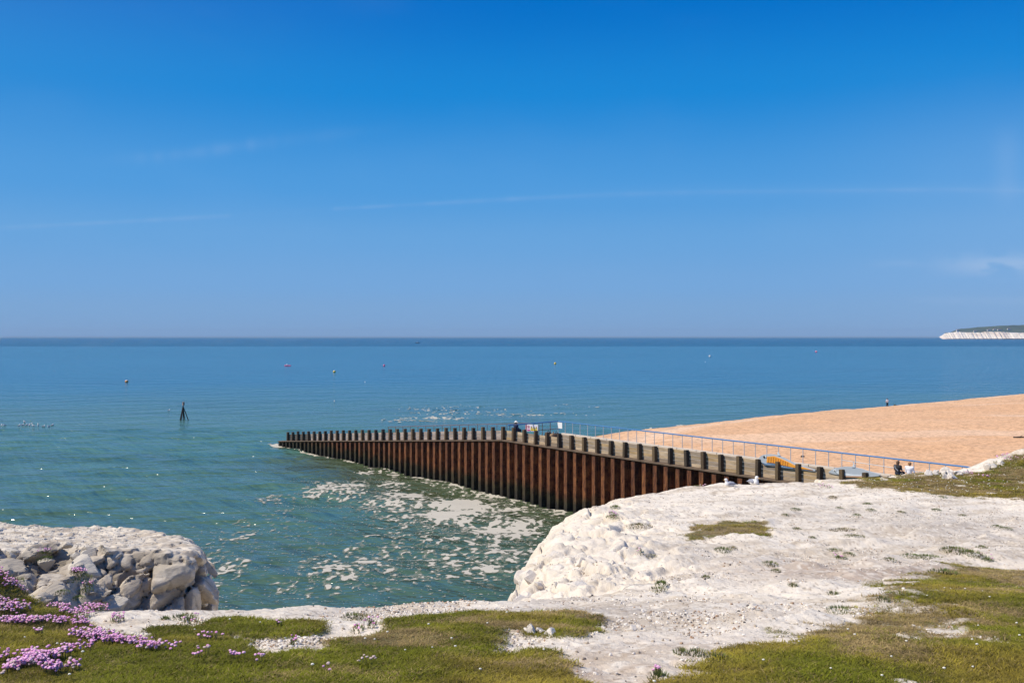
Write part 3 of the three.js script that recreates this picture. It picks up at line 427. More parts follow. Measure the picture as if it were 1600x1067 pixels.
// notices on the railings
{
  const cv = document.createElement('canvas'); cv.width = 256; cv.height = 128; const c = cv.getContext('2d');
  c.fillStyle = '#e9e4ea'; c.fillRect(0, 0, 256, 128); c.fillStyle = '#c23a5a'; c.fillRect(0, 0, 26, 128); c.fillStyle = '#b8408f'; c.fillRect(34, 92, 58, 30);
  c.strokeStyle = '#c02050'; c.lineWidth = 9; c.beginPath(); c.arc(63, 46, 27, 0, 7); c.stroke(); c.beginPath(); c.moveTo(44, 27); c.lineTo(82, 65); c.stroke(); c.fillStyle = '#222'; c.fillRect(56, 30, 13, 32);
  for (let k = 0; k < 3; k++) { const x = 128 + k * 48; c.fillStyle = '#e8c81a'; c.beginPath(); c.moveTo(x, 26); c.lineTo(x + 22, 76); c.lineTo(x - 22, 76); c.closePath(); c.fill(); c.strokeStyle = '#15140c'; c.lineWidth = 4; c.stroke(); c.fillStyle = '#15140c'; c.fillRect(x - 4, 46, 8, 20); }
  c.fillStyle = '#dcc01c'; c.fillRect(104, 82, 144, 34);
  const t = new THREE.CanvasTexture(cv); t.colorSpace = THREE.SRGBColorSpace;
  const s = thing('warning_sign', 'white notice with red ban circle and three yellow warning triangles', 'sign', gp(-0.2, 3.35, 5.84).toArray(), -0.55);
  mesh('panel', box(1.30, 0.62, 0.03, 0.008), white, s); const f = mesh('notice_face', new THREE.PlaneGeometry(1.27, 0.59), std([1, 1, 1], 0.6, { map: t }), s); f.position.z = 0.019;
  const b = thing('railing_notice', 'plain white square notice on the corner of the blue railing', 'sign', gp(0.45, 6.05, 5.98).toArray(), -0.95);
  mesh('panel', box(0.66, 0.54, 0.02, 0.006), white, b); const clip = std([0.4, 0.4, 0.4], 0.5); for (const y of [-0.16, 0.16]) { const o = mesh('clip', box(0.5, 0.03, 0.03, 0.004), clip, b); o.position.set(0, y, -0.03); }
}
// painted fish boards fixed to the parapet, behind its posts
{
  const w0 = 0.26, onWall = (px, py) => { const r = (px - CX) / F; const X0 = Bp[0] + Nb[0] * w0, d0 = Bp[1] + Nb[1] * w0, ss = (r * d0 - X0) / (-Uo[0] + r * Uo[1]), d = d0 - Uo[1] * ss; return [ss, EYE - (py - EY) * d / F]; };
  const z8 = (x, y) => onWall(1170 + x / 7.273, 690 + y / 7.273);
  const board = (pts, depth, off, mat, parent, name) => { const sh = new THREE.Shape(); const q = pts.map(([x, y]) => z8(x, y)); q.forEach(([s, y], i) => (i ? sh.lineTo(s, y) : sh.moveTo(s, y))); const g = new THREE.ExtrudeGeometry(sh, { depth, bevelEnabled: true, bevelSize: 0.008, bevelThickness: 0.008, bevelSegments: 1 }); const o = mesh(name, g, mat, parent); o.position.z = off; return o; };
  const frame = (label) => { const g = thing('fish_board', label, 'painted board', gp(0, w0, 0).toArray(), WALL_TURN); return g; };
  const grey = std([0.42, 0.46, 0.50], 0.6), pale = std([0.62, 0.66, 0.68], 0.6), blue = std([0.12, 0.2, 0.32], 0.6), orange = std([0.80, 0.33, 0.03], 0.6), deepO = std([0.55, 0.19, 0.02], 0.7), black = std([0.03, 0.03, 0.03], 0.5), tan = std([0.66, 0.36, 0.2], 0.7);
  const a = frame('painted fish shaped board with orange body and grey head on the parapet');
  board([[120, 195], [135, 172], [170, 152], [240, 143], [330, 153], [420, 188], [500, 232], [560, 262], [640, 282], [770, 322], [760, 336], [600, 318], [520, 303], [400, 290], [300, 258], [210, 256], [160, 240], [130, 215]], 0.05, -0.025, grey, a, 'back_board');
  board([[222, 172], [300, 166], [380, 196], [460, 232], [530, 268], [640, 296], [740, 324], [600, 308], [500, 290], [400, 268], [300, 244], [215, 236]], 0.02, 0.045, orange, a, 'body_panel');
  for (let k = 0; k < 9; k++) { const x = 238 + k * 27, yt = 176 + Math.max(0, k - 2) * 9.5, yb = 233 + k * 6; board([[x, yt], [x + 9, yt + 2], [x + 5, yb], [x - 3, yb - 2]], 0.006, 0.075, deepO, a, 'stripe'); }
  board([[165, 240], [210, 252], [300, 254], [400, 284], [520, 300], [520, 310], [400, 297], [300, 268], [205, 268]], 0.03, 0.04, blue, a, 'lower_band');  // dark blue strip paints in the shadow along the lower edge
  board([[345, 155], [338, 128], [352, 120], [372, 162]], 0.02, 0.045, pale, a, 'fin'); board([[178, 168], [190, 164], [198, 174], [190, 184], [180, 182]], 0.02, 0.05, black, a, 'eye'); board([[198, 166], [210, 160], [214, 176], [205, 186]], 0.015, 0.05, pale, a, 'gill');
  const b = frame('painted fish shaped board in grey and white low on the parapet');
  board([[915, 352], [950, 322], [1010, 298], [1100, 285], [1200, 289], [1300, 313], [1400, 345], [1510, 376], [1490, 392], [1380, 402], [1280, 408], [1120, 402], [1040, 380]], 0.05, -0.025, grey, b, 'back_board');
  board([[1000, 345], [1050, 342], [1120, 366], [1210, 382], [1300, 384], [1300, 392], [1130, 390], [1040, 372]], 0.02, 0.045, pale, b, 'lower_band'); board([[1115, 394], [1310, 394], [1310, 406], [1120, 402]], 0.012, 0.045, tan, b, 'lower_stripe');
  board([[1188, 290], [1206, 262], [1200, 228], [1216, 262], [1222, 294]], 0.02, 0.045, pale, b, 'fin'); board([[978, 324], [1000, 318], [1008, 334], [990, 344]], 0.02, 0.045, white, b, 'eye'); board([[988, 328], [996, 326], [999, 333], [991, 337]], 0.01, 0.07, black, b, 'pupil');
}

// ------------------------------------------------------------------ people
const skinM = std([0.56, 0.33, 0.23], 0.6), whiteCloth = std([0.74, 0.72, 0.75], 0.9), navy = std([0.012, 0.025, 0.075], 0.9), blackCloth = std([0.02, 0.02, 0.024], 0.9), greyCloth = std([0.24, 0.26, 0.30], 0.9), brownHair = std([0.12, 0.06, 0.03], 0.8), fairHair = std([0.30, 0.15, 0.06], 0.8), hatM = std([0.74, 0.72, 0.66], 0.9), denim = std([0.02, 0.03, 0.05], 0.9);
const handG = blob([[[0, 0, 0], [0, -0.085, 0.008], 0.026, 0.032], [[-0.02, -0.02, 0], [0.02, -0.02, 0], 0.02, 0.02],
  ...[[-0.028, 0.062], [-0.009, 0.074], [0.01, 0.07], [0.028, 0.055]].flatMap(([x, l]) => [[[x, -0.09, 0.008], [x * 1.15, -0.09 - l * 0.55, 0.02], 0.0095, 0.009], [[x * 1.15, -0.09 - l * 0.55, 0.02], [x * 1.15, -0.09 - l * 0.9, 0.045], 0.009, 0.0075]]),
  [[0.022, -0.03, 0.01], [0.052, -0.065, 0.03], 0.012, 0.0105], [[0.052, -0.065, 0.03], [0.05, -0.095, 0.045], 0.0105, 0.009]], 0.006, 0.008);
function person(label, pos, turn, J, cloth) {
  const o = thing('person', label, 'person', pos, turn), c = (a, b, ra, rb) => [J[a], J[b], ra, rb];
  const mir = (p) => [-p[0], p[1], p[2]]; for (const k of ['shoulder', 'elbow', 'wrist', 'hip', 'knee', 'ankle', 'toe']) { J[k + 'L'] = J[k + 'L'] ?? mir(J[k]); }
  const h = J.head, n = J.neck;
  const headC = [[[h[0], h[1] + 0.02, h[2] - 0.012], [h[0], h[1] + 0.015, h[2] + 0.012], 0.094, 0.09], [[h[0], h[1] - 0.06, h[2] + 0.03], [h[0], h[1] - 0.03, h[2] + 0.03], 0.058, 0.07], [[h[0], h[1] - 0.005, h[2] + 0.1], [h[0], h[1] - 0.03, h[2] + 0.113], 0.011, 0.016], [[h[0] - 0.09, h[1] - 0.02, h[2] - 0.005], [h[0] - 0.094, h[1] + 0.015, h[2] - 0.015], 0.014, 0.018], [[h[0] + 0.09, h[1] - 0.02, h[2] - 0.005], [h[0] + 0.094, h[1] + 0.015, h[2] - 0.015], 0.014, 0.018]];
  const torso = [[J.pelvis, J.waist, 0.135, 0.12], [J.waist, J.chest, 0.12, 0.14], [J.shoulder, J.shoulderL, 0.075, 0.075], [[J.chest[0] - 0.06, J.chest[1], J.chest[2]], [J.chest[0] + 0.06, J.chest[1], J.chest[2]], 0.13, 0.13]];
  const arms = ['', 'L'].flatMap((s) => [c('shoulder' + s, 'elbow' + s, 0.055, 0.042), c('elbow' + s, 'wrist' + s, 0.042, 0.03)]), legs = ['', 'L'].flatMap((s) => [c('hip' + s, 'knee' + s, 0.088, 0.06), c('knee' + s, 'ankle' + s, 0.06, 0.042)]), feet = ['', 'L'].map((s) => c('ankle' + s, 'toe' + s, 0.046, 0.036));
  const parts = [blob([...torso, ...arms, ...legs, ...feet, [n, [h[0], h[1] - 0.04, h[2]], 0.058, 0.055]], 0.02, 0.05), blob([...headC, [n, [h[0], h[1] - 0.04, h[2]], 0.056, 0.055]], 0.011, 0.03)];
  for (const s of ['', 'L']) { const g = handG.clone(), e = V(...J['elbow' + s]), w = V(...J['wrist' + s]); if (s) g.scale(-1, 1, 1); g.applyQuaternion(new THREE.Quaternion().setFromUnitVectors(V(0, -1, 0), w.clone().sub(e).normalize())); g.translate(w.x, w.y, w.z); parts.push(g); }
  mesh('body', mergeGeometries(parts), skinM, o);
  const armPart = arms.map(([a, b, ra, rb], i) => (cloth.long || i % 2 === 0 ? [a, cloth.long ? b : a.map((v, q) => lerp(v, b[q], 0.75)), ra, rb] : null)).filter(Boolean);
  mesh('shirt', blob([...torso, ...armPart], 0.02, 0.05, 0.016), cloth.shirt, o);
  mesh('trousers', blob([[J.pelvis, J.pelvis.map((v, q) => lerp(v, J.waist[q], 0.3)), 0.14, 0.125], ...legs], 0.02, 0.05, 0.02), cloth.trousers, o);
  for (const f of feet) mesh('shoe', blob([f], 0.016, 0.02, 0.012), blackCloth, o);
  const hair = [[[h[0], h[1] + 0.035, h[2] - 0.022], [h[0], h[1] + 0.04, h[2] - 0.01], 0.1, 0.096], [[h[0], h[1] - 0.035, h[2] - 0.045], [h[0], h[1] + 0.02, h[2] - 0.03], 0.066, 0.09]]; if (cloth.longHair) hair.push([[h[0], h[1] - 0.23, h[2] - 0.085], [h[0], h[1], h[2] - 0.05], 0.05, 0.085], [[h[0] - 0.05, h[1] - 0.2, h[2] - 0.07], [h[0] + 0.05, h[1] - 0.2, h[2] - 0.07], 0.04, 0.04]);
  mesh('hair', blob(hair, 0.013, 0.03), cloth.hair, o);
  for (const x of [-0.032, 0.032]) { const e = mesh('eye', new THREE.SphereGeometry(0.011, 8, 6), blackCloth, o); e.position.set(h[0] + x, h[1] + 0.005, h[2] + 0.094); }
  if (cloth.hat) { const hg = mergeGeometries([place(new THREE.SphereGeometry(0.118, 16, 8, 0, 6.29, 0, 1.7), 0, 0.03, 0), place(new THREE.CylinderGeometry(0.125, 0.2, 0.03, 18), 0, 0.03, 0)]); const e = mesh('hat', hg, hatM, o); e.position.set(h[0], h[1] + 0.035, h[2] - 0.01); }
  if (cloth.strap) mesh('shoulder_strap', tube([[J.shoulder[0] * 0.8, J.shoulder[1] + 0.05, -0.03], [J.shoulder[0] * 0.35, J.chest[1], J.chest[2] - 0.17], [-J.shoulder[0] * 0.75, J.waist[1], J.waist[2] - 0.15]], 0.028, 6), cloth.strap, o);
  return o;
}
const seated = () => ({ pelvis: [0, 0.13, 0], waist: [0, 0.28, 0.0], chest: [0, 0.46, 0.02], neck: [0, 0.62, 0.03], head: [0, 0.76, 0.06], shoulder: [0.185, 0.545, 0.02], elbow: [0.25, 0.28, 0.08], wrist: [0.14, 0.22, 0.3], hip: [0.09, 0.1, 0.05], knee: [0.12, 0.1, 0.46], ankle: [0.11, -0.36, 0.5], toe: [0.12, -0.4, 0.66] });
const seaward = WALL_TURN + Math.PI;                                 // local z then looks from the wall towards the beach
{
  const p = gp(1.48, 0.36, capY(0) + 0.92).toArray();
  person('person in white hat and dark blue jacket sitting on the parapet, seen from behind', p, seaward + 0.1, seated(), { shirt: navy, trousers: denim, hair: brownHair, long: true, hat: true });
  const on = (px, off, y, t) => { const r = (px - CX) / F, X0 = Bp[0] + Nb[0] * off, d0 = Bp[1] + Nb[1] * off, s = (r * d0 - X0) / (-Uo[0] + r * Uo[1]); return gp(s, off, y).toArray(); };
  const J1 = seated(); person('long haired person in black top with grey strap, sitting by the blue railing', on(1403.5, 5.6, 5.42), seaward, J1, { shirt: blackCloth, trousers: denim, hair: brownHair, longHair: true, strap: greyCloth });
  const J2 = seated(); J2.shoulder = [0.205, 0.55, 0.02]; person('short haired person in white shirt sitting by the blue railing', on(1422, 5.6, 5.42), seaward + 0.1, J2, { shirt: whiteCloth, trousers: denim, hair: fairHair, long: true });
  const d = 187.5, X = (1387.3 - CX) * d / F;
  person('person in white shirt and dark trousers standing at the edge of the sea', [X, beachY(X, d) - 0.02, -d], Math.PI + 0.35, { pelvis: [0, 0.95, 0], waist: [0, 1.1, 0], chest: [0, 1.3, 0.01], neck: [0, 1.47, 0.015], head: [0, 1.61, 0.05], shoulder: [0.19, 1.4, 0.01], elbow: [0.26, 1.13, 0.03], wrist: [0.16, 1.02, 0.24], hip: [0.1, 0.9, 0], knee: [0.13, 0.5, 0.02], ankle: [0.15, 0.08, -0.01], toe: [0.18, 0.04, 0.15] }, { shirt: whiteCloth, trousers: denim, hair: brownHair });
  const bX = (1399.6 - CX) * 186 / F, bag = thing('tackle_bag', 'olive green bag on the shingle beside the person at the edge of the sea', 'bag', [bX, beachY(bX, 186), -186], 0.3), bm = std([0.07, 0.075, 0.03], 0.9);
  mesh('bag_body', blob([[[-0.25, 0.12, 0], [0.2, 0.11, 0.02], 0.13, 0.12], [[-0.2, 0.2, 0], [0.0, 0.22, 0], 0.1, 0.08]], 0.03, 0.05), bm, bag); mesh('strap', tube([[-0.25, 0.2, 0], [-0.1, 0.42, 0.03], [0.15, 0.2, 0]], 0.02), bm, bag);
}
// bags and gear at the end of the promenade
for (const [px, dx, s, c, label] of [[857, 0, 1, [0.03, 0.022, 0.02], 'black bag on the parapet end beside the short end railing'], [864, 0.1, 0.95, [0.30, 0.2, 0.11], 'tan bag between two dark bags beside the short end railing'], [869.5, 0, 1, [0.05, 0.03, 0.022], 'dark brown bag nearest the corner of the blue railing'], [847, 0, 0.6, [0.06, 0.02, 0.015], 'small reddish brown bundle under the warning notice']]) {
  const off = 1.4, r = (px - CX) / F, X0 = Bp[0] + Nb[0] * off, d0 = Bp[1] + Nb[1] * off, ss = (r * d0 - X0) / (-Uo[0] + r * Uo[1]), o = thing('bag', label, 'bag', gp(ss, off, 5.0).toArray(), dx * 9), m = std(c, 0.9);
  mesh('bag_body', blob([[[-0.13, 0.22, 0], [0.14, 0.2, 0.02], 0.2 * s, 0.19 * s], [[-0.08, 0.5 * s + 0.05, 0], [0.07, 0.56 * s + 0.05, 0], 0.19 * s, 0.15 * s]], 0.035, 0.06), m, o); mesh('carry_strap', tube([[-0.12, 0.6 * s, 0.02], [0, 0.86 * s, 0.04], [0.12, 0.6 * s, 0.02]], 0.02), m, o); o.scale.setScalar(1.3);
}

// ------------------------------------------------------------------ sea mark, buoys, birds
const seaAt = (px, py) => { const d = EYE * F / (py - EY); return [(px - CX) * d / F, d]; };
{
  const [X, d] = seaAt(285, 656.5), o = thing('sea_mark', 'dark tripod sea mark of leaning poles standing in the water', 'sea mark', [X, 0, -d]), m = std([0.035, 0.022, 0.018], 0.9), lg = std([0.34, 0.22, 0.18], 0.8);
  for (const [bx, bz, tx] of [[-0.45, 0.1, 0.0], [0.95, 0.15, 0.02], [0.08, -0.7, 0], [-0.15, 0.5, 0.05]]) mesh('pole', bar(V(bx * 1.3, -0.7, bz * 1.3), V(tx, 2.35, 0), 0.085, 8, 0.07), m, o);
  mesh('mast', bar(V(0.05, -0.6, 0), V(0.05, 2.9, 0), 0.1, 8, 0.07), m, o); const t = mesh('topmark', mergeGeometries([place(new THREE.CylinderGeometry(0.2, 0.2, 0.06, 12), 0, 0.28, 0), place(new THREE.CylinderGeometry(0.16, 0.2, 0.5, 10, 1, true), 0, 0, 0)]), lg, o); t.position.set(0.09, 2.75, 0);
  mesh('brace', bar(V(-0.2, 1.5, 0.02), V(0.38, 1.5, 0.05), 0.045, 6), m, o);
}
const buoyMats = { orange: std([0.72, 0.30, 0.08], 0.5), yellow: std([0.80, 0.52, 0.05], 0.5), pink: std([0.80, 0.12, 0.26], 0.5), white: std([0.75, 0.74, 0.72], 0.5), dark: std([0.08, 0.05, 0.03], 0.6) };
function buoy(px, py, r, c, top, label) {
  const [X, d] = seaAt(px, py), o = thing('mooring_buoy', label, 'buoy', [X, 0, -d]), sg = new THREE.SphereGeometry(r, 20, 14);
  const b = mesh('float', sg, buoyMats[c], o); b.position.y = r * 0.55; const cp = mesh('crown_cap', new THREE.SphereGeometry(r * 1.012, 20, 6, 0, 6.29, 0, 0.75), buoyMats[top], o); cp.position.y = r * 0.55; const rg = mesh('mooring_ring', new THREE.TorusGeometry(r * 0.16, r * 0.045, 6, 14), buoyMats.dark, o); rg.position.y = r * 1.66;
}
buoy(197, 597.6, 0.5, 'orange', 'white', 'orange and white ball buoy nearest the tripod sea mark'); buoy(522, 582, 0.55, 'yellow', 'white', 'yellow and white ball buoy beyond the seaward tip of the groyne');
buoy(600, 572, 0.5, 'pink', 'pink', 'small pink ball buoy by itself beyond the sloping groyne'); buoy(867.5, 569, 0.6, 'yellow', 'yellow', 'all yellow ball buoy far out above the promenade corner');
buoy(1109.5, 557.5, 0.75, 'white', 'white', 'white ball buoy far out beyond the beach'); buoy(1276, 550.5, 0.95, 'pink', 'white', 'pale pink buoy farthest out, towards the white cliffs');
{
  const [X, d] = seaAt(449, 572), o = thing('inflatable_float', 'long low pink float with a white hump on the open water', 'float', [X, 0, -d]);
  mesh('hull', blob([[[-1.2, 0.2, 0], [1.2, 0.16, 0], 0.34, 0.26], [[1.2, 0.16, 0], [1.6, 0.3, 0], 0.22, 0.12]], 0.06, 0.1), buoyMats.pink, o); mesh('hump', blob([[[-0.45, 0.62, 0], [-0.2, 0.6, 0], 0.34, 0.28]], 0.05, 0.1), buoyMats.white, o);
  const [X2, d2] = seaAt(652, 536.2), b = thing('motor_boat', 'tiny dark boat far out near the horizon', 'boat', [X2, 0, -d2], 0.2), sh = new THREE.Shape([new THREE.Vector2(-5, 1.2), new THREE.Vector2(-4.6, -0.5), new THREE.Vector2(4, -0.5), new THREE.Vector2(6, 1.6)]);
  const hg = new THREE.ExtrudeGeometry(sh, { depth: 2.4, bevelEnabled: true, bevelSize: 0.3, bevelThickness: 0.4 }); hg.translate(0, 0, -1.2); mesh('hull', hg, std([0.05, 0.08, 0.14], 0.5), b); const cb = mesh('cabin', box(3, 1.6, 1.9, 0.25), std([0.5, 0.5, 0.52], 0.5), b); cb.position.set(-0.6, 2, 0);
}
const gullWhite = std([0.80, 0.79, 0.77], 0.85), gullGrey = std([0.27, 0.28, 0.33], 0.85), gullBeak = std([0.72, 0.42, 0.12], 0.5), gullBlack = std([0.02, 0.02, 0.02], 0.7);
const gullParts = {
  body: blob([[[0, 0.12, -0.02], [0, 0.13, 0.12], 0.115, 0.105], [[0, 0.13, -0.02], [0, 0.12, -0.22], 0.1, 0.045], [[0, 0.19, 0.14], [0, 0.31, 0.16], 0.07, 0.05], [[0, 0.325, 0.165], [0, 0.33, 0.195], 0.056, 0.048]], 0.012, 0.06),
  wing: blob([[[0.095, 0.155, 0.06], [0.07, 0.16, -0.16], 0.055, 0.042], [[0.07, 0.16, -0.16], [0.03, 0.125, -0.31], 0.036, 0.014], [[0.06, 0.2, 0.02], [0.04, 0.2, -0.14], 0.04, 0.035]], 0.012, 0.04),
  tip: blob([[[0.03, 0.128, -0.3], [0.005, 0.12, -0.38], 0.016, 0.006]], 0.006, 0.01), beak: blob([[[0, 0.322, 0.235], [0, 0.314, 0.285], 0.014, 0.009], [[0, 0.314, 0.285], [0, 0.304, 0.298], 0.009, 0.005]], 0.005, 0.01),
};
function gull(name, label, pos, turn, group) {
  const o = thing(name, label, 'gull', pos, turn, group); mesh('body', gullParts.body, gullWhite, o);
  for (const s of [1, -1]) { const w = mesh('wing', gullParts.wing, gullGrey, o); w.scale.x = s; mesh('wing_tip', gullParts.tip, gullBlack, w); const e = mesh('eye', new THREE.SphereGeometry(0.008, 8, 6), gullBlack, o); e.position.set(s * 0.045, 0.34, 0.2); }
  mesh('beak', gullParts.beak, gullBeak, o); return o;
}
{
  const a = hit(1141, 759.5), b = hit(1178, 757.5);
  gull('resting_gull', 'white gull with grey back sitting on the chalk edge, facing out to sea', [a.x, a.y - 0.03, a.z], -2.0 + Math.PI / 6).scale.setScalar(0.62);
  gull('resting_gull', 'white gull with beak pointing towards the beach, sitting upright on the chalk edge', [b.x, b.y - 0.02, b.z], 0.6).scale.setScalar(0.72);
  const spots = [[1, 665], [5.4, 665], [28.5, 667.5], [34, 665.8], [37, 660.5], [40, 665], [44.6, 665.8], [47.5, 662], [51, 667.4], [58, 662.6], [58.6, 666.5], [67, 667], [75, 667.2], [80.6, 664.8]]; let first = null;
  const NTH = ['first', 'second', 'third', 'fourth', 'fifth', 'sixth', 'seventh', 'eighth', 'ninth', 'tenth', 'eleventh', 'twelfth', 'thirteenth', 'fourteenth'];
  spots.forEach(([px, py], i) => { const lb = 'white swimming gull, ' + NTH[i] + ' from the left in the loose flock on the open water'; const [X, d] = seaAt(px, py), t = h2(i, 77) * 6.3; const p = [X, seaY(X, d) - 0.06, -d]; if (!first) first = gull('swimming_gull', lb, p, t, 'gulls swimming in a loose flock'); else { const o = first.clone(); o.name = nm('swimming_gull'); o.position.set(...p); o.rotation.y = t; o.userData = { label: lb, category: 'gull', group: 'gulls swimming in a loose flock' }; scene.add(o); } });
  for (const [px, py, label] of [[263, 642.5, 'single white gull swimming beside the tripod sea mark'], [570, 598.5, 'single white gull swimming between the yellow and white buoy and the small pink buoy'], [522, 629, 'single white gull swimming off the tip of the groyne'], [956, 566.5, 'single white gull far out beyond the promenade corner'], [1102.5, 566, 'single white gull swimming just inshore of the white ball buoy']]) { const [X, d] = seaAt(px, py), o = first.clone(); o.name = nm('swimming_gull'); o.position.set(X, seaY(X, d) - 0.06, -d); o.rotation.y = h2(px, 5) * 6.3; o.userData = { label, category: 'gull' }; scene.add(o); }
}

// ------------------------------------------------------------------ far white cliffs, hill and houses
const FD = 6500, far = (px, py, dd = 0) => { const d = FD + dd; return V((px - CX) * d / F, EYE - (py - EY) * d / F, -d); };
{
  const top = (px) => { const P = [[1474, 528.6], [1477, 525], [1481, 521.4], [1490, 519.6], [1500, 518.6], [1540, 519.6], [1546, 518], [1570, 518.6], [1600, 520], [1700, 519], [2100, 517]]; let k = 0; while (k < P.length - 2 && px > P[k + 1][0]) k++; return lerp(P[k][1], P[k + 1][1], clamp((px - P[k][0]) / (P[k + 1][0] - P[k][0]))); };
  const hill = (px) => { const P = [[1485, 519.5], [1497, 514.4], [1530, 511], [1570, 508.6], [1600, 507.6], [1750, 503], [2100, 498]]; let k = 0; while (k < P.length - 2 && px > P[k + 1][0]) k++; return lerp(P[k][1], P[k + 1][1], clamp((px - P[k][0]) / (P[k + 1][0] - P[k][0]))); };
  const cm = new THREE.MeshStandardMaterial({ color: 0xffffff, roughness: 1, vertexColors: true });
  const cliff = sheet(420, 26, (i, j, p) => { const px = 1475 + 500 * Math.pow(i / 419, 1.2), v = j / 25, a = far(px, 531), b = far(px, top(px)), q = far(px, 0); p[0] = lerp(a.x, b.x, v); const yb = lerp(-2, b.y, v); p[1] = yb + (fb(px * 0.5, v * 3, 2) - 0.5) * 5 * v; const n = fb(px * 0.55, 3, 4); p[2] = q.z - 60 * v + (n - 0.5) * 34 + (fb(px * 1.5, v * 6, 3) - 0.5) * 9; }, (X, d, y, i, j) => { let c = mix3([0.76, 0.68, 0.58], [0.50, 0.36, 0.29], 0.45 * sst(0.5, 0.75, fb(X / 60, y / 12, 4))); c = mix3(c, [0.45, 0.36, 0.27], 0.5 * sst(0.5, 0.62, fb(X / 30 + 7, y / 20, 3)) * sst(10, 25, j)); if (j < 4) c = mix3([0.05, 0.06, 0.07], c, sst(2, 4, j)); return c; });
  tag(mesh('white_cliffs', cliff, cm), 'distant line of white chalk cliffs on the horizon', 'cliffs', 'structure');
  const hillAt = (px, v) => { const dd = 78 + 900 * v, a = far(px, 0, dd), yb = far(px, top(px)).y - 0.5, b = far(px, hill(px), 978).y; return [a.x, lerp(yb, Math.max(b, yb), Math.pow(v, 1.2)) + (fb(px / 9, v * 6, 3) - 0.5) * 5 * v, a.z]; };
  const down = sheet(200, 40, (i, j, p) => { const q = hillAt(1477 + 500 * Math.pow(i / 199, 1.2), j / 39); p[0] = q[0]; p[1] = q[1]; p[2] = q[2]; }, (X, d) => { let c = mix3([0.045, 0.075, 0.045], [0.08, 0.10, 0.055], fb(X / 160, d / 160, 3)); c = mix3(c, [0.02, 0.035, 0.02], 0.8 * sst(0.55, 0.65, fb(X / 70, d / 70 + 4, 3))); return c; });
  tag(mesh('grassy_hill', down, cm), 'distant green hill above the white cliffs', 'hill', 'structure');
  const houseM = std([0.75, 0.72, 0.68], 0.9), roofM = std([0.22, 0.13, 0.10], 0.9), winM = std([0.05, 0.06, 0.08], 0.3);
  [[1497, 517.4, 16, 14, 10, 'small square white lookout on the tip of the distant cliffs'], [1524.5, 516.3, 22, 5, 300, 'low white house nearest the tip of the distant green hill'], [1546, 514.6, 24, 6, 480, 'white house with brown roof, first of the row on the distant hill'], [1554.5, 513.8, 17, 6, 500, 'narrow white house in the middle of the row on the distant hill'], [1562.5, 514.3, 27, 6, 500, 'long white house at the inland end of the row on the distant hill'], [1577.5, 513.2, 24, 7, 620, 'white house by itself highest on the distant hill']].forEach(([px, py, w, h, , label]) => {
    let v = 0.02; for (let t = 0.02; t < 1; t += 0.01) { const q = hillAt(px, t); if (EY + (EYE - q[1]) * F / -q[2] < py + 2.2) { v = t; break; } v = t; } const p = hillAt(px, v), o = thing('hill_house', label, 'house', [p[0], p[1] - 1, p[2]], 0.1); const b = mesh('wall', box(w, h + 4, 9, 0.1), houseM, o); b.position.y = (h + 4) / 2 - 1;
    const r = new THREE.Shape([new THREE.Vector2(-5.2, 0), new THREE.Vector2(5.2, 0), new THREE.Vector2(0, 3)]), rg = new THREE.ExtrudeGeometry(r, { depth: w + 0.8, bevelEnabled: false }); rg.rotateY(Math.PI / 2); rg.translate(-(w + 0.8) / 2, h + 2.98, 0); mesh('roof', rg, roofM, o);
    for (let k = 0; k < Math.round(w / 6); k++) { const q = mesh('window', box(1.6, 1.8, 0.2, 0.02), winM, o); q.position.set(-w / 2 + 3 + k * 6, h - 0.5, 4.56); }
  });
  const bw = new THREE.BoxGeometry(400, 4, 14, 40, 1, 1); { const p = bw.attributes.position; for (let i = 0; i < p.count; i++) if (p.getY(i) > 0) p.setY(i, 2 + sst(-60, 160, p.getX(i)) * 12 + h2(i, 2)); } const c = far(1620, 528, -330); bw.translate(c.x, 1.5, c.z); bw.computeVertexNormals();
  const o = thing('harbour_arm', 'dark low breakwater at the foot of the distant white cliffs', 'breakwater'); mesh('wall', bw, std([0.05, 0.055, 0.065], 0.9), o);
}

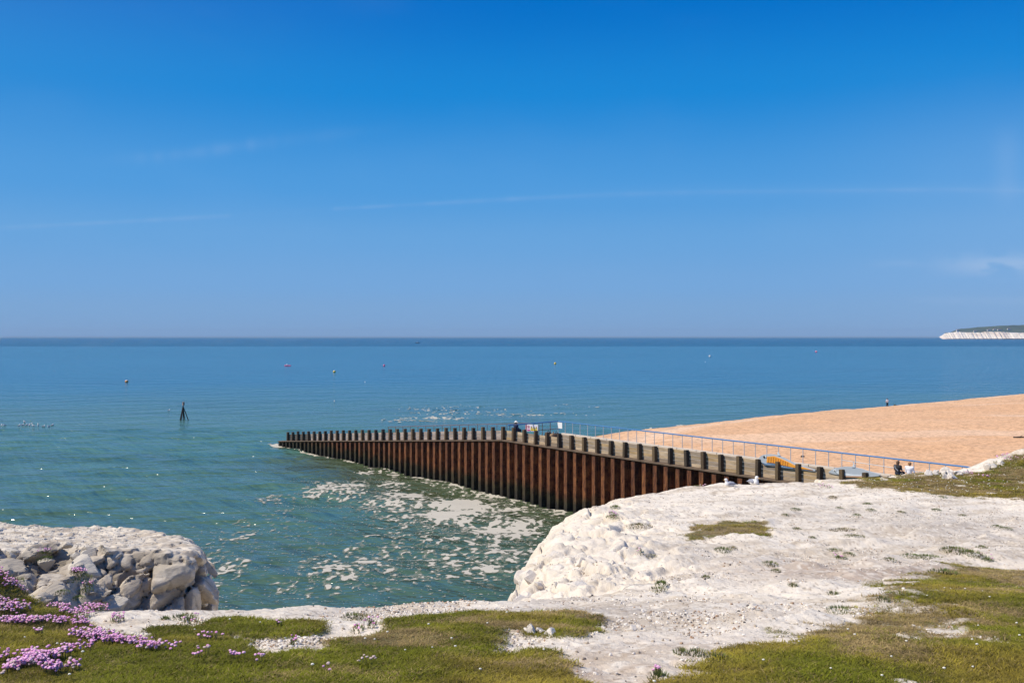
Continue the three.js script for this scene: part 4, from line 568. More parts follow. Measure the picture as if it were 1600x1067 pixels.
// ------------------------------------------------------------------ rocks: blocks that fit each other, cut from a body by the planes between them
const ico = {}; const icoDirs = (n) => (ico[n] ??= mergeVertices((() => { const g = new THREE.IcosahedronGeometry(1, n); g.deleteAttribute('uv'); g.deleteAttribute('normal'); return g; })(), 1e-4));
function blocks(seeds, body, gap, parent, name, mats, detail = 5, rough = 0.1) {
  seeds.forEach((s, si) => {
    const near = seeds.filter((q) => q !== s && Math.hypot(q.x - s.x, q.y - s.y, q.z - s.z) < 2.6 * s.r + 0.5), src = icoDirs(detail), pos = new Float32Array(src.attributes.position.count * 3), uv = new Float32Array(src.attributes.position.count * 2), D = V(0, 0, 0), P = src.attributes.position;
    for (let i = 0; i < P.count; i++) {
      D.fromBufferAttribute(P, i); let acc = Math.pow(1 / (s.r * 1.5), 22);
      for (const q of near) { const nx = q.x - s.x, ny = q.y - s.y, nz = q.z - s.z, L = Math.hypot(nx, ny, nz), dp = (D.x * nx + D.y * ny + D.z * nz) / L; if (dp > 0.05) { const w = L * s.r / (s.r + q.r) - gap; acc += Math.pow(dp / Math.max(0.02, w), 22); } }
      for (let k = 0; k < s.cuts.length; k++) { const c = s.cuts[k], dp = D.x * c[0] + D.y * c[1] + D.z * c[2]; if (dp > 0.05) acc += Math.pow(dp / c[3], 22); }
      let r = Math.pow(acc, -1 / 22); if (!isFinite(r)) r = s.r;
      if (body(s.x + D.x * r, s.y + D.y * r, s.z + D.z * r) > s.proud) { let a = 0, b = r; for (let k = 0; k < 9; k++) { const m = (a + b) / 2; if (body(s.x + D.x * m, s.y + D.y * m, s.z + D.z * m) > s.proud) b = m; else a = m; } r = b; }
      const wx = s.x + D.x * r, wy = s.y + D.y * r, wz = s.z + D.z * r; r *= 1 + rough * (fb3(wx * 7, wy * 7, wz * 7, 4) - 0.5) + rough * 0.6 * (Math.abs(fb3(wx * 11 + 5, wy * 16, wz * 11, 3) - 0.5) * 2 - 0.4);
      pos[i * 3] = D.x * r; pos[i * 3 + 1] = D.y * r; pos[i * 3 + 2] = D.z * r; uv[i * 2] = wx * 0.8 + wz * 0.6; uv[i * 2 + 1] = wy + wz * 0.3;
    }
    const g = toCreasedNormals(geo(pos, Uint32Array.from(src.index.array), null, uv), 0.42), o = mesh(name, g, mats[s.mat ?? Math.floor(h2(si, 71) * (mats.length - (s.x > -4.45 || s.z < -13 ? 2 : 0)))], parent); o.position.set(s.x, s.y, s.z);
  });
}
const cutsFor = (r) => { const c = []; if (rnd() < 0.6) { const v = V(0.45 + rr(-0.35, 0.35), 0.8, 0.3 + rr(-0.4, 0.4)).normalize(), k = r * rr(0.32, 0.55); c.push([v.x, v.y, v.z, k], [-v.x, -v.y, -v.z, k]); } for (let k = 0; k < 10; k++) { const v = V(rr(-1, 1), rr(-0.7, 1), rr(-1, 1)).normalize(); c.push([v.x, v.y, v.z, r * rr(0.5, 0.95)]); } return c; };
const rockMats = [[0.62, 0.56, 0.465], [0.52, 0.46, 0.37], [0.70, 0.63, 0.54], [0.42, 0.37, 0.305], [0.54, 0.45, 0.34], [0.30, 0.275, 0.24]].map((c) => std(c, 0.95, { map: rep(grainColor, 1.6), bumpMap: rep(grain, 2.6), bumpScale: 0.012 }));

// the chalk outcrop across the gully
let OUTTOP;
{
  const root = thing('chalk_outcrop', 'white chalk outcrop of broken blocks standing across the gully above the sea', 'rock outcrop');
  const OUT = [-15, 9.2, -9, 9.9, -6.4, 10.2, -5.4, 10.6, -4.95, 11.1, -4.55, 11.9, -4.25, 12.45, -4.1, 12.5, -4.04, 13.0, -4.2, 13.6, -4.6, 14.5, -5.6, 15.9, -6.5, 16.4, -7.5, 16.3, -8.0, 16.7, -9.0, 17.4, -11, 18.5, -15, 20];
  const fs = (X) => lerp(lerp(lerp(0.07, 0.22, sst(-6.6, -5.2, X)), 0.95, sst(-5.4, -4.7, X)), 2.6, sst(-4.8, -4.2, X));
  const edge = (X) => lerp(12.9, 12.62, sst(-5.5, -4, X)) + (n2(X * 1.5, 4) - 0.5) * 0.5 * sst(-4.2, -5, X);
  const topO = (X, d) => { const e = edge(X), fr = Math.max(0, e - d); return EYE - (2.75 + 0.098 * (d - 12.7)) - fs(X) * fr - 0.10 * fr + 0.07 * (fb(X * 0.8 + 20, d * 0.8, 2) - 0.5); };
  const face = (X, d) => 1 - sst(edge(X) - 0.2, edge(X) + 0.5, d);
  const smax = (p, q, k) => -smin(-p, -q, k);
  const solid = (X, y, d) => { const s = d < edge(X) ? fs(X) : 0.1; return smax((y - topO(X, d)) / Math.sqrt(1 + s * s), -sdPoly(OUT, X, d) * 0.92 - 0.02, 0.3); };
  const fractured = (x, y, z) => {
    const d = -z; let f = solid(x, y, d); if (Math.abs(f) > 0.34) return f;
    const deepness = EYE - (2.75 + 0.098 * (d - 12.7)) - y, fc = Math.max(face(x, d) * lerp(1, sst(-0.02, 0.3, deepness), sst(-5.6, -4.9, x)), sst(0.08, 0.4, deepness) * sst(0.5, 0.15, sdPoly(OUT, x, d)) * 0.9), nx = fb3(x * 2.2, y * 2.2, z * 2.2, 2) - 0.5, ny = fb3(x * 2.2 + 9, y * 2.2, z * 2.2, 2) - 0.5;
    const bx = x * 0.86 + y * 0.5, by = y * 0.86 - x * 0.5;           // bedding tilted down to the left
    wor3((bx + nx * 0.3) * 2.0, (by + ny * 0.3) * 3.3, z * 2.2); const e1 = W3[1] - W3[0], t1 = (W3[2] - 0.45) * 0.26 + (W3[3] * ((W3[2] * 31.7) % 1 - 0.5) + W3[4] * ((W3[2] * 57.9) % 1 - 0.5) + W3[5] * ((W3[2] * 77.3) % 1 - 0.5)) * 0.42;
    wor3((bx + nx * 0.2) * 5.2 + 4, (by + ny * 0.2) * 7.6, z * 5.6); const e2 = W3[1] - W3[0], t2 = (W3[2] - 0.45) * 0.1 + (W3[3] * ((W3[2] * 31.7) % 1 - 0.5) + W3[4] * ((W3[2] * 57.9) % 1 - 0.5) + W3[5] * ((W3[2] * 77.3) % 1 - 0.5)) * 0.17;
    const small = sst(0.40, 0.62, fb3(x * 1.3 + 2, y * 1.3, z * 1.3, 2)) * sst(-4.35, -4.7, x);   // broken small in places, big blocks at the seaward end
    f += fc * (t1 + 0.28 * Math.exp(-e1 / 0.04) + small * (t2 * 1.2 + 0.11 * Math.exp(-e2 / 0.06)) + (1 - small) * t2 * 0.25);
    f += (1 - fc) * (t2 * 0.26 + t1 * 0.06 + 0.025 * Math.exp(-e2 / 0.1) + 0.05 * Math.abs(fb3(x * 1.6, y * 4, z * 4.4, 3) - 0.5));
    return f + (fb3(x * 9, y * 9, z * 9, 3) - 0.5) * 0.035;
  };
  OUTTOP = (X, d) => { let a = topO(X, d) - 0.5, b = a + 0.75; if (fractured(X, a, -d) > 0) return -9; for (let k = 0; k < 10; k++) { const m = (a + b) / 2; if (fractured(X, m, -d) < 0) a = m; else b = m; } return a; }; const core_m = new THREE.MeshStandardMaterial({ color: 0xffffff, roughness: 0.95, vertexColors: true, map: rep(grainColor, 1.4), bumpMap: rep(grain, 2.4), bumpScale: 0.012 });
  const g = nets(fractured, [-11.6, 9.75, -18.4], [-3.3, 11.65, -9.9], 0.026);
  { const p = g.attributes.position, col = new Float32Array(p.count * 3); for (let i = 0; i < p.count; i++) { const x = p.getX(i), y = p.getY(i), z = p.getZ(i), f = solid(x, y, -z), deep = sst(0.02, 0.2, -f), fc = face(x, -z); let c = mix3([0.70, 0.62, 0.505], [0.50, 0.42, 0.325], sst(0.40, 0.68, fb(x * 3 + y * 2, -z * 5 + y * 3, 4))); c = mix3(c, [0.78, 0.71, 0.605], sst(0.5, 0.7, fb(x * 5 + 8, -z * 6 + y * 5, 3)) * 0.7); c = mix3(c, [0.26, 0.22, 0.175], 0.6 * sst(0.64, 0.76, fb(x * 12, -z * 18 + y * 12, 2))); c = mix3(c, [0.24, 0.215, 0.18], 0.6 * fc * sst(0.45, 0.65, fb(x * 2.2 + 17, y * 3 - z, 3))); c = mix3(c, [0.15, 0.13, 0.105], deep * 0.8); c = mix3(c, [0.40, 0.345, 0.275], fc * 0.45); col.set(c, i * 3); } g.setAttribute('color', new THREE.BufferAttribute(col, 3)); }  // front face tinted darker: its shade is painted into the colour
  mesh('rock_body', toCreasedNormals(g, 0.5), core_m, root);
  const bodyF = (x, y, z) => solid(x, y, -z);
  seed = 4242; const seeds = [];
  const big = [[176, 893, 12.2, 0.14, 0.12], [186, 930, 11.5, 0.22, 0.06], [85, 890, 11.6, 0.19, 0.12], [68, 923, 10.6, 0.17, 0.12], [42, 903, 11.2, 0.18, 0.1], [202, 938, 11.6, 0.17, 0.06], [128, 880, 12.4, 0.2, 0.05], [110, 925, 10.9, 0.12, 0.1]];
  for (const [px, py, d, r, proud] of big) { const p = at(px, py, d); const o = { x: p.x, y: Math.min(p.y, topO(p.x, d) - r * 0.35), z: p.z + 0, r, proud, cuts: cutsFor(r * 1.25), mat: r > 0.19 ? [0, 1, 2][seeds.length % 3] : undefined }; seeds.push(o); }
  for (let tries = 0; tries < 26000 && seeds.length < 80; tries++) {
    const fl = false, X = fl ? rr(-5.0, -3.5) : rr(-9.6, -4.5), d = fl ? rr(12.2, 14.4) : rr(10.1, 13.25), y = fl ? rr(9.9, 11.3) : rr(10.1, 11.45), f = bodyF(X, y, -d); if (f > -0.01 || f < -0.13) continue;
    const sm = n2(X * 1.3 + 4, d * 1.1 + y * 2), r = lerp(0.04, 0.15, sm * sm) * rr(0.8, 1.2); let ok = true;
    for (const q of seeds) if (Math.hypot(q.x - X, (q.y - y) * 1.15, q.z + d) < (q.r + r) * 0.62) { ok = false; break; }
    if (ok) seeds.push({ x: X, y, z: -d, r, proud: rr(0.0, 0.1), cuts: cutsFor(r * 1.35) });
  }
  blocks(seeds, bodyF, 0.02, root, 'rock', rockMats, 6, 0.22);
}
// chalk blocks embedded in the flank of the headland, and white stones along the far edge of the turf
{
  const head = scene.getObjectByName('chalk_headland'), mats = [[0.77, 0.70, 0.61], [0.72, 0.645, 0.545], [0.79, 0.73, 0.645]].map((c) => std(c, 0.95, { map: rep(grainColor, 1.6), bumpMap: rep(grain, 2.6), bumpScale: 0.012 }));
  seed = 515; const seeds = [];
  for (let t = 0; t < 3000 && seeds.length < 70; t++) { const X = rr(-0.1, 1.5), d = rr(11.0, 17.5); if (lumpy(X, d) < 0.5 || rnd() > (17.8 - d) / 6) continue; const r = rr(0.06, 0.22) * (d < 13 ? 1.1 : 0.8), y = ground(X, d) - r * 0.72; if (y < 8) continue; if (seeds.some((q) => Math.hypot(q.x - X, q.z + d) < (q.r + r) * 0.8)) continue; seeds.push({ x: X, y, z: -d, r, proud: 1, cuts: cutsFor(r * 1.05) }); }
  blocks(seeds, () => 0, 0.0, head, 'rock', mats, 4, 0.12);
  const far = []; for (const [a, b, c, e, n] of [[1445, 741, 1512, 740, 26], [1472, 746, 1505, 747, 8], [1546, 733, 1572, 725, 9], [822, 986, 870, 992, 8], [990, 986, 1010, 984, 3]]) for (let k = 0; k < n; k++) { const t = rnd(), p = hit(lerp(a, c, t) + rr(-4, 4), lerp(b, e, t) + rr(-2.5, 3)), r = (-p.z > 20 ? rr(0.05, 0.15) : rr(0.015, 0.045)); far.push({ x: p.x, y: p.y + r * 0.15, z: p.z, r, proud: 1, cuts: cutsFor(r) }); }
  blocks(far, () => 0, -0.02, head, 'stone', mats, 3, 0.1);
}
// loose pebbles and flints
{
  seed = 900; const g = new THREE.IcosahedronGeometry(1, 1), p = g.attributes.position; for (let i = 0; i < p.count; i++) { const k = 0.75 + 0.5 * h2(Math.round(p.getX(i) * 50), Math.round(p.getY(i) * 50 + p.getZ(i) * 970)); p.setXYZ(i, p.getX(i) * k, p.getY(i) * k * 0.7, p.getZ(i) * k); } g.computeVertexNormals();
  const N = 22000, m = new THREE.InstancedMesh(g, std([1, 1, 1], 0.95), N), M = new THREE.Matrix4(), Q = new THREE.Quaternion(), E = new THREE.Euler(), C = new THREE.Color(); let n = 0;
  for (let t = 0; t < 400000 && n < N; t++) { const d = 5 + 22 * Math.pow(rnd(), 1.5), X = lerp(-0.55, 0.58, rnd()) * d; if (sdPoly(LAND, X, d) < 0.1) continue; const [y, tf] = land(X, d); if (tf > 0.45) continue; const dens = 0.03 + 0.75 * sst(0.48, 0.72, fb(X * 1.7 + 3, d * 1.7, 3)); if (rnd() > dens * (1 - 0.35 * lumpy(X, d))) continue; const s = 0.003 + 0.010 * Math.pow(rnd(), 4); E.set(rr(0, 6), rr(0, 6), rr(0, 0.5)); M.compose(V(X, y + s * 0.25, -d), Q.setFromEuler(E), V(s, s, s * rr(0.7, 1.4))); m.setMatrixAt(n, M); const q = rnd(); if (q < 0.5) C.setRGB(0.82, 0.75, 0.65); else if (q < 0.78) C.setRGB(0.46, 0.38, 0.29); else if (q < 0.90) C.setRGB(0.42, 0.28, 0.18); else C.setRGB(0.12, 0.11, 0.105); m.setColorAt(n, C); n++; }
  m.count = n; m.name = nm('pebbles'); scene.add(m); tag(m, 'loose chalk pebbles and flints strewn over the bare ground', 'pebbles', 'stuff');
  const M2 = new THREE.InstancedMesh(g, std([1, 1, 1], 0.95), 2600); n = 0;
  for (let t = 0; t < 9000 && n < 2600; t++) { const d = rr(13.3, 17), X = rr(-9.4, -4.3); const OUTd = d - 12.5; if (X > -4.2 - OUTd * 0.55) continue; const y = OUTTOP(X, d); if (y < 9) continue; const s = 0.004 + 0.010 * Math.pow(rnd(), 3); E.set(rr(0, 6), rr(0, 6), 0); M.compose(V(X, y + s * 0.2, -d), Q.setFromEuler(E), V(s, s, s)); M2.setMatrixAt(n, M); const k = rr(0.42, 0.74); C.setRGB(k, k * 0.93, k * 0.83); M2.setColorAt(n, C); n++; }
  M2.count = n; M2.name = nm('pebbles'); scene.add(M2); tag(M2, 'chalk rubble lying on the flat top of the outcrop', 'rubble', 'stuff');
}

// ------------------------------------------------------------------ turf
const blade = (x, z, h, w, lean, a, out) => { const ca = Math.cos(a), sa = Math.sin(a), L = Math.cos(a + 1.57) * w, S = Math.sin(a + 1.57) * w; out.push(x - L, 0, z - S, x + L, 0, z + S, x + ca * lean * 0.4 + L * 0.6, h * 0.62, z + sa * lean * 0.4 + S * 0.6, x - L, 0, z - S, x + ca * lean * 0.4 + L * 0.6, h * 0.62, z + sa * lean * 0.4 + S * 0.6, x + ca * lean * 0.4 - L * 0.6, h * 0.62, z + sa * lean * 0.4 - S * 0.6, x + ca * lean * 0.4 - L * 0.6, h * 0.62, z + sa * lean * 0.4 - S * 0.6, x + ca * lean * 0.4 + L * 0.6, h * 0.62, z + sa * lean * 0.4 + S * 0.6, x + ca * lean, h, z + sa * lean); };
const grassMat = new THREE.MeshPhysicalMaterial({ color: 0xffffff, roughness: 0.95, specularIntensity: 0.25, transmission: 0.3, thickness: 0 });
{
  seed = 31; const tuftG = []; for (let v = 0; v < 3; v++) { const o = []; for (let k = 0; k < 13; k++) blade(rr(-0.035, 0.035), rr(-0.035, 0.035), rr(0.005, k < 2 ? 0.030 : 0.017), rr(0.0014, 0.0028), rr(0.012, 0.05), rr(0, 6.28), o); tuftG.push(geo(o, null)); }
  const N = 52000, sets = tuftG.map((g, i) => { const m = new THREE.InstancedMesh(g, grassMat, N); m.name = nm('turf_grass'); scene.add(m); return tag(m, ['short olive green turf on the cliff top beside the bare chalk', 'taller green grass blades standing in the cliff top turf', 'dry straw coloured grass mixed in the cliff top turf'][i], 'grass', 'stuff'); });
  const M = new THREE.Matrix4(), Q = new THREE.Quaternion(), C = new THREE.Color(), UP = V(0, 1, 0), cnt = [0, 0, 0];
  const put = (X, d, big) => {
    const [y, t, sd] = land(X, d); if (t < 0.12 || rnd() > t * 1.15 * sst(0.1, 0.5, t + 0.5 * (fb(X * 11, d * 11, 2) - 0.5)) || sd < 0.02) return; const dry = fb(X * 1.4 + 60, d * 1.4, 3) + (d > 9 && X > 0 ? 0.07 : 0) + (X < -1 && d < 8 ? -0.07 : 0), q = rnd(), k = q < 0.16 + 0.8 * sst(0.42, 0.66, dry) ? 2 : q < 0.8 ? 0 : 1; if (cnt[k] >= N) return;
    const s = big * rr(0.7, 1.25) * (k === 1 ? 1.25 : 1) * (0.75 + 0.5 * fb(X * 2.2, d * 2.2, 2)); M.compose(V(X, y - 0.004, -d), Q.setFromAxisAngle(UP, rr(0, 6.28)), V(s * 1.1, s, s * 1.1)); sets[k].setMatrixAt(cnt[k], M);
    const toneShade = (X < 0.4 ? 0.9 : 1) - 0.45 * sst(-1.9, -2.6, X) * sst(6.3, 6.9, d) * (1 - sst(7.5, 8, d)); const w = rr(0.5, 1.5) * (0.55 + 0.9 * fb(X * 3.3, d * 3.3, 3)), hue = Math.max(0, sst(0.25, 0.75, fb(X * 1.3 + 5, d * 1.3, 3)) - 0.4 * sst(0.4, -1.2, X)); if (k === 2) C.setRGB(0.36 * w, 0.265 * w, 0.11 * w); else C.setRGB(lerp(0.185, 0.30, hue) * w * toneShade, lerp(0.195, 0.235, hue) * w * toneShade, lerp(0.012, 0.034, hue) * w * toneShade); sets[k].setColorAt(cnt[k]++, C);  // left turf a little darker; sloping bank has shade painted into the grass colour
  };
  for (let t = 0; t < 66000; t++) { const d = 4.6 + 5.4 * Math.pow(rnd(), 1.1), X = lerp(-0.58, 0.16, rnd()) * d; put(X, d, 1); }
  for (let t = 0; t < 70000; t++) { const d = 4.6 + 9 * Math.pow(rnd(), 1.25), X = lerp(0.08, 0.6, rnd()) * d; put(X, d, 1.05); }
  for (let t = 0; t < 30000; t++) { const d = rr(22, 34), X = lerp(0.3, 0.6, rnd()) * d; put(X, d, 2.0); }
  for (let t = 0; t < 4000; t++) { const d = rr(16, 21.5), X = rr(2.8, 5.4); put(X, d, 1.5); }
  sets.forEach((m, i) => { m.count = cnt[i]; });
  // white daisies and shell bits in the far turf
  const fl = []; for (let t = 0; t < 640; t++) { const far = t < 360, d = far ? rr(25, 33) : rr(5, 9.5), X = far ? lerp(0.34, 0.56, rnd()) * d : lerp(-0.5, 0.55, rnd()) * d, [y, tf] = land(X, d); if (tf < 0.4 || (!far && rnd() > 0.35)) continue; const g = new THREE.IcosahedronGeometry(far ? rr(0.010, 0.02) : rr(0.006, 0.011), 0); g.scale(1, 0.6, 1); g.translate(X, y + (far ? 0.07 : 0.04), -d); fl.push(g); }
  tag(mesh('daisies', mergeGeometries(fl), std([0.78, 0.74, 0.62], 0.8)), 'tiny white daisies dotted through the turf', 'daisies', 'stuff');
}
// green tufts and cushions on the bare chalk
const cushionMat = new THREE.MeshPhysicalMaterial({ color: 0xffffff, roughness: 0.85, transmission: 0.2, thickness: 0, vertexColors: true });
function cushion(rx, rz, h, n, size, dry = 0) {                     // a low dome of leaves about the origin
  const o = [], col = []; for (let k = 0; k < n; k++) { const a = rr(0, 6.28), q = Math.sqrt(rnd()), b = []; blade(0, 0, size * rr(0.6, 1.2), size * 0.11, size * rr(0.3, 0.9), a + rr(-0.8, 0.8), b); const x = Math.cos(a) * q * rx, z = Math.sin(a) * q * rz, y = h * (1 - q * q) - size * 0.25, w = rr(0.6, 1.3), c = rnd() < dry ? [0.24 * w, 0.175 * w, 0.08 * w] : [0.10 * w, 0.14 * w, 0.016 * w]; for (let i = 0; i < b.length; i += 3) { o.push(b[i] + x, b[i + 1] + y, b[i + 2] + z); col.push(...c); } }
  return geo(o, null, col);
}
{
  seed = 61; const list = [[962, 793, 8, 4, 0, 'dark green cushion by itself near the crest of the white chalk mound'], [958, 808, 10, 4, 0, 'dark green cushion with thrift on the white chalk mound'], [1000, 823, 20, 5, .8, 'brown withered patch on the white chalk mound'], [1130, 860, 12, 5, .1], [1145, 857, 8, 3, .6], [1010, 869, 16, 4, .4, 'green and brown tuft in the middle of the white chalk mound'], [1034, 914, 9, 7, 0, 'upright leafy weed at the foot of the chalk mound'], [1030, 922, 14, 4, .3], [1104, 903, 7, 4, .3], [1244, 796, 8, 3, 0], [1228, 805, 6, 3, .3], [1313, 794, 6, 2.5, .1], [1357, 788, 7, 3, 0], [1362, 797, 7, 3, .2], [1340, 805, 6, 3, .2], [1320, 829, 22, 4, .7, 'wide brown patch of withered turf on the pale slope'], [1334, 838, 18, 3, .2], [1304, 860, 12, 3, .1], [1327, 866, 9, 3, .1], [1315, 872, 10, 3, 0], [1391, 875, 9, 4, .4], [1425, 869, 16, 4, .1], [1451, 872, 22, 5, .1, 'widest green tuft on the pale slope above the turf'], [1495, 861, 22, 6, .2], [1520, 866, 16, 6, .3], [1536, 856, 8, 4, .2], [1544, 876, 8, 5, 0], [1465, 797, 7, 3, 0], [1560, 823, 9, 3, .1], [1574, 826, 9, 3, .1], [1474, 777, 7, 2.5, .1], [1477, 897, 22, 7, .1, 'bright green tuft just above the edge of the turf'], [1204, 882, 12, 5, .2], [1213, 893, 8, 4, .4], [1315, 956, 20, 7, 0, 'bright green creeping tuft on the pale ground left bare'], [1305, 929, 10, 4, .3], [1381, 937, 9, 4, .3], [1302, 777, 7, 3, .8], [1090, 1022, 14, 6, .2], [1125, 1030, 18, 6, .2], [1030, 1060, 16, 8, .2, 'dark green weed tuft among the flints'], [1066, 1021, 13, 5, .3], [256, 968, 6, 4, 0], [284, 966, 18, 5, .1], [550, 966, 16, 6, .1, 'round green turf cushion on the pale path along the cliff edge'], [565, 967, 14, 6, .8], [68, 872, 10, 4, 0], [123, 903, 16, 6, 0, 'dark green cushion under pink thrift among the rocks'], [95, 926, 12, 5, .2], [132, 922, 11, 4, .1], [121, 934, 9, 4, 0], [1246, 826, 7, 2, .3], [1410, 800, 6, 2, .2], [1505, 805, 6, 2, .4], [1270, 840, 6, 2, .3], [1240, 915, 7, 3, .4]];
  const ORD = ['first', 'second', 'third', 'fourth', 'fifth', 'sixth', 'seventh', 'eighth', 'ninth', 'tenth', 'eleventh', 'twelfth', 'thirteenth', 'fourteenth'];
  const zone = ([px, py]) => (px < 240 ? 'between the outcrop rocks' : px < 600 ? 'on the narrow cliff edge path' : py > 945 ? 'on the near chalk beside the turf' : px < 1180 ? 'on the white chalk mound' : py < 812 ? 'high on the pale slope' : py < 866 ? 'across the middle of the pale slope' : 'low on the pale slope'), zones = {};
  for (const e of list) if (!e[5]) (zones[zone(e)] ??= []).push(e);
  for (const [z, es] of Object.entries(zones)) es.sort((a, b) => a[0] - b[0]).forEach((e, i) => { e[5] = (e[4] > 0.5 ? 'withered' : 'small green') + ' tuft, ' + ORD[i] + ' from the left of those ' + z; e[6] = 'small tufts scattered on the bare chalk'; });
  for (const [px, py, rx, ry, dry, label, group] of list) {
    let p = hit(px, py + 1); if (px < 140 && py < 940) { const d = py < 880 ? 12.6 : py < 910 ? 12.0 : 11.2; p = at(px, py + 2, d); } const d = -p.z, r = rx * d / F * 1.1, n = Math.round(clamp(60 + r * 1100, 90, 520)), o = thing('green_tuft', label, 'plant', [p.x, p.y, p.z], 0, group);
    mesh('leaves', cushion(r, Math.min(r * 1.3, ry * d / F * 4), ry * d / F * 0.8, n, clamp(ry * d / F * 0.7, 0.025, 0.09), dry), cushionMat, o).userData.kind = 'stuff';
  }
}
// thrift: pink flower heads on stalks over leaf cushions
const headGeos = [0, 1, 2].map((v) => { const g = new THREE.IcosahedronGeometry(1, 1); const p = g.attributes.position; for (let i = 0; i < p.count; i++) { const k = 0.85 + 0.3 * h2(Math.round(p.getX(i) * 40) + v * 7, Math.round(p.getY(i) * 40 + p.getZ(i) * 300)); p.setXYZ(i, p.getX(i) * k, p.getY(i) * k * 0.68, p.getZ(i) * k); } g.deleteAttribute('uv'); g.computeVertexNormals(); return g; });
const headMat = new THREE.MeshStandardMaterial({ color: 0xffffff, roughness: 0.9, vertexColors: true }), stalkMat = std([0.12, 0.13, 0.035], 0.9);
function thrift(px, py, rx, ry, n, label, o = {}) {
  const base = o.d ? at(px, py, o.d) : hit(px, py + 2), d = -base.z, k = d / F, R = rx * k, Rz = o.d ? ry * k * 1.6 : Math.min(ry * k * d / 2.1, R * 2.2 + 0.1), t = thing('thrift_clump', label, 'thrift', [base.x, base.y, base.z]), heads = [], stalks = [];
  for (let i = 0; i < n; i++) {
    const a = rr(0, 6.28), q = Math.pow(rnd(), 0.6), x = Math.cos(a) * q * R, z = Math.sin(a) * q * Rz, gy = o.d ? 0.01 : ground(base.x + x, d - z) - base.y, h = rr(0.028, 0.068) * (o.low ? 0.6 : 1), s = rr(0.0062, 0.0098) * (o.s ?? 1), g = headGeos[i % 3].clone(), lx = rr(-0.012, 0.012), lz = rr(-0.012, 0.012);
    g.rotateX(rr(-0.4, 0.4)); g.scale(s * rr(0.9, 1.25), s, s); g.translate(x + lx, gy + h, z + lz); const w = rr(0.8, 1.15), fade = (o.pale ?? 0.12) > rnd() ? 1 : 0, c = fade ? [0.58 * w, 0.44 * w, 0.40 * w] : mix3([0.68 * w, 0.27 * w, 0.52 * w], [0.84 * w, 0.52 * w, 0.70 * w], rnd()), col = new Float32Array(g.attributes.position.count * 3); for (let j = 0; j < col.length; j += 3) col.set(c, j); g.setAttribute('color', new THREE.BufferAttribute(col, 3)); heads.push(g);
    stalks.push(bar(V(x, gy - 0.01, z), V(x + lx, gy + h, z + lz), 0.0011, 3));
  }
  mesh('flower_heads', mergeGeometries(heads), headMat, t).userData.kind = 'stuff'; mesh('stalks', mergeGeometries(stalks), stalkMat, t).userData.kind = 'stuff';
  if (o.leaf !== false) mesh('leaf_cushion', cushion(R * 0.9, Rz * 0.9, 0.03, Math.round(clamp(R * 900, 40, 420)), 0.032, 0.25), cushionMat, t).userData.kind = 'stuff';
}
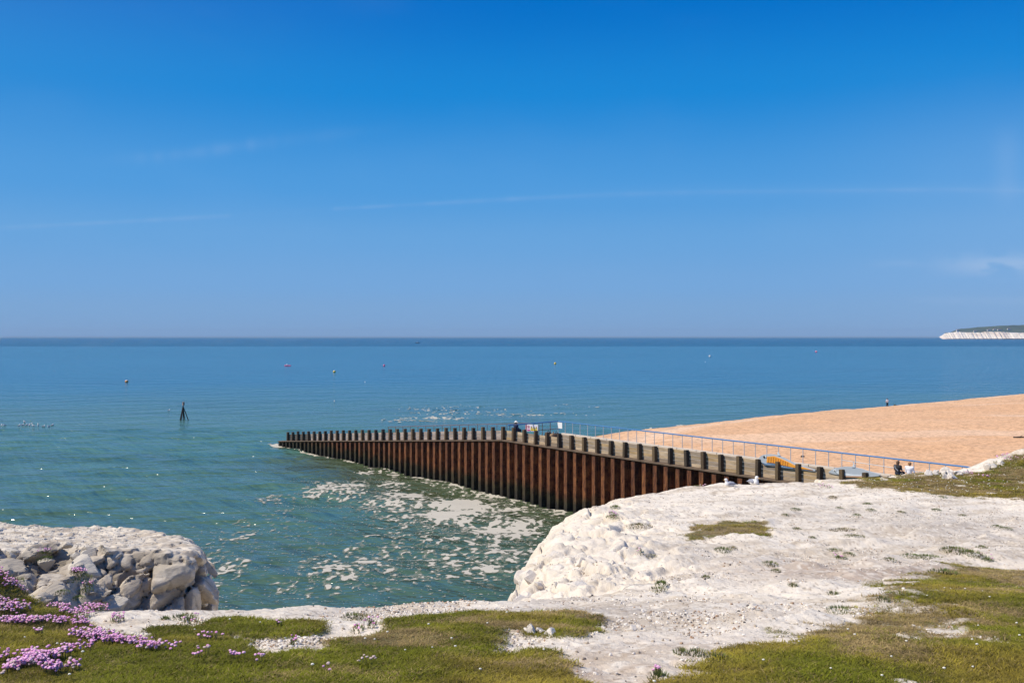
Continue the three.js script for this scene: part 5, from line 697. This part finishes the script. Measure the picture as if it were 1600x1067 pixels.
{
  seed = 808;
  const L = [[14, 912, 19, 9, 62, 'bright pink thrift clump on the bank top beside the frame edge'], [10, 895, 12, 5, 18, 'sparse thrift clump on the crest of the bank below the outcrop'], [16, 952, 22, 9, 70, 'thick bright pink thrift clump below the crest of the bank'], [30, 976, 30, 6, 90, 'low wide band of pink thrift above the dark grass hollow'], [66, 974, 12, 6, 28, 'small thrift clump beside the low wide band of thrift'], [91, 949, 14, 6, 28, 'thrift clump at the top of the bank facing the rubble'], [118, 963, 22, 8, 66, 'full thrift clump in the middle of the bank edge'], [146, 953, 16, 8, 52, 'dense thrift clump at the foot of the outcrop rocks'], [93, 976, 9, 6, 24, 'narrow thrift clump below the bank top'], [121, 978, 12, 6, 30, 'thrift clump between the bank edge and the long thrift drift'], [133, 996, 22, 9, 62, 'start of the long drift of thrift along the turf'], [156, 1000, 20, 9, 56, 'second clump of the long drift of thrift'], [177, 1006, 18, 8, 54, 'middle clump of the long drift of thrift'], [202, 1010, 18, 7, 48, 'fourth clump of the long drift of thrift beside the bare path'], [229, 1016, 16, 6, 38, 'end clump of the long drift of thrift by the bare path'], [182, 969, 10, 5, 16, 'pale sparse thrift clump on the pale path edge'], [54, 1034, 24, 12, 92, 'largest thrift clump low on the near turf'], [38, 1046, 20, 9, 54, 'thrift clump in front of the largest near clump'], [77, 1052, 12, 7, 32, 'small dense thrift clump beside the largest near clump'], [92, 1030, 10, 6, 22, 'small thrift clump inland of the largest near clump'], [112, 1019, 14, 7, 28, 'loose thrift clump on the open turf below the long drift'], [10, 1054, 14, 9, 20, 'thrift clump in the near corner of the turf'], [135, 1018, 8, 4, 11, 'thin row of thrift heads on the open turf'], [107, 1048, 10, 6, 14, 'faded thrift heads scattered on the near turf', .5], [58, 993, 5, 4, 5, 'few thrift heads alone in the dark grass hollow'], [4, 1030, 8, 6, 10, 'thrift clump at the frame edge above the near corner'],
    [262, 1018, 16, 4, 16, 'small thrift clump at the end of the bare path'], [316, 1028, 12, 5, 14, 'thrift clump alone on the open turf below the path'], [366, 1031, 16, 4, 10, 'short row of thrift heads on the open turf'], [403, 1036, 10, 3, 7, 'three or four thrift heads together on the open turf'], [328, 1000, 20, 4, 14, 'thrift row along the near edge of the bare path'], [458, 1006, 6, 7, 6, 'tall pink thrift standing in the bare path'], [559, 985, 12, 5, 8, 'thrift on the crumbling turf edge by the path'], [581, 977, 8, 4, 7, 'thrift at the top of the crumbling turf edge'], [435, 977, 4, 3, 4, 'single bright thrift head on the narrow turf strip'], [296, 972, 12, 5, 7, 'thrift scattered at the end of the narrow turf strip', .3], [573, 1041, 16, 6, 9, 'faded cream thrift heads on the near turf', .9], [513, 1054, 6, 4, 4, 'pale thrift head low on the near turf', .6]];
  for (const [px, py, rx, ry, n, label, pale] of L) thrift(px, py, rx * (py > 1015 && px < 110 ? 1.35 : 1.05), ry * 1.15, Math.round(n * (px < 110 ? 1.8 : px < 240 ? 1.25 : 0.85)), label, { pale, leaf: py < 1016 || n > 40 });
  thrift(121, 897, 15, 4, 46, 'bright pink thrift growing in a crevice of the outcrop', { d: 12.0, s: 1.15 }); thrift(68, 866, 13, 4, 22, 'pale pink thrift on the upper rocks of the outcrop', { d: 12.7, s: 1.0, pale: .4 }); thrift(136, 917, 10, 5, 18, 'faded thrift low among the outcrop rubble', { d: 11.3, pale: .6 });
  thrift(958, 803, 10, 3, 20, 'pale thrift by the green cushion on the white chalk mound', { pale: .4, s: 1.3 }); thrift(1094, 757.5, 10, 2.5, 14, 'pale thrift on the skyline of the chalk mound beside the gulls', { pale: .5, s: 1.9 }); thrift(1000, 861, 8, 4, 10, 'few pale thrift heads in the middle of the white chalk mound', { pale: .5, s: 1.2 }); thrift(1290, 759, 10, 3, 16, 'purple thrift on the far edge of the pale slope', { s: 2 }); thrift(1310, 869, 5, 4, 8, 'pink thrift by the small tufts in the middle of the slope', { s: 1.3 }); thrift(1544, 871, 5, 4, 6, 'pink thrift just above the turf on the slope', { s: 1.3 }); thrift(1576, 713, 16, 4, 34, 'lilac thrift on the skyline above the beach', { s: 2.4, pale: .2 }); thrift(1516, 738, 8, 3, 12, 'lilac thrift behind the white stones on the skyline', { s: 2.2, pale: .3 }); thrift(1540, 743, 6, 3, 10, 'lilac thrift in front of the white stones on the skyline', { s: 2.2 }); thrift(1028, 1054, 8, 5, 6, 'lone thrift among the flints beside the turf', {});
}
// driftwood and a stone on the shingle
{
  const [X, d] = [(1594 - CX) * 96 / F, 96], o = thing('driftwood', 'short dark piece of driftwood lying on the shingle near the skyline turf', 'driftwood', [X, beachY(X, d), -d]), m = std([0.06, 0.045, 0.035], 0.95);
  mesh('branch', blob([[[-0.55, 0.06, 0], [0.1, 0.1, 0.06], 0.06, 0.075], [[0.1, 0.1, 0.06], [0.65, 0.05, -0.05], 0.07, 0.04]], 0.025, 0.04), m, o); mesh('twig', tube([[0.05, 0.12, 0], [0.25, 0.26, 0.1], [0.35, 0.24, 0.2]], 0.02), m, o);
  const d2 = 84, X2 = (1255 - CX) * d2 / F, s = thing('dark_stone', 'single dark stone on the shingle behind the blue railing', 'stone', [X2, beachY(X2, d2), -d2]); mesh('stone', blob([[[-0.08, 0.06, 0], [0.08, 0.07, 0.03], 0.1, 0.08]], 0.025, 0.03), m, s);
}
scene.fog = new THREE.FogExp2(new THREE.Color().setRGB(0.5, 0.7, 0.95), 0.000032);
renderer.render(scene, camera);
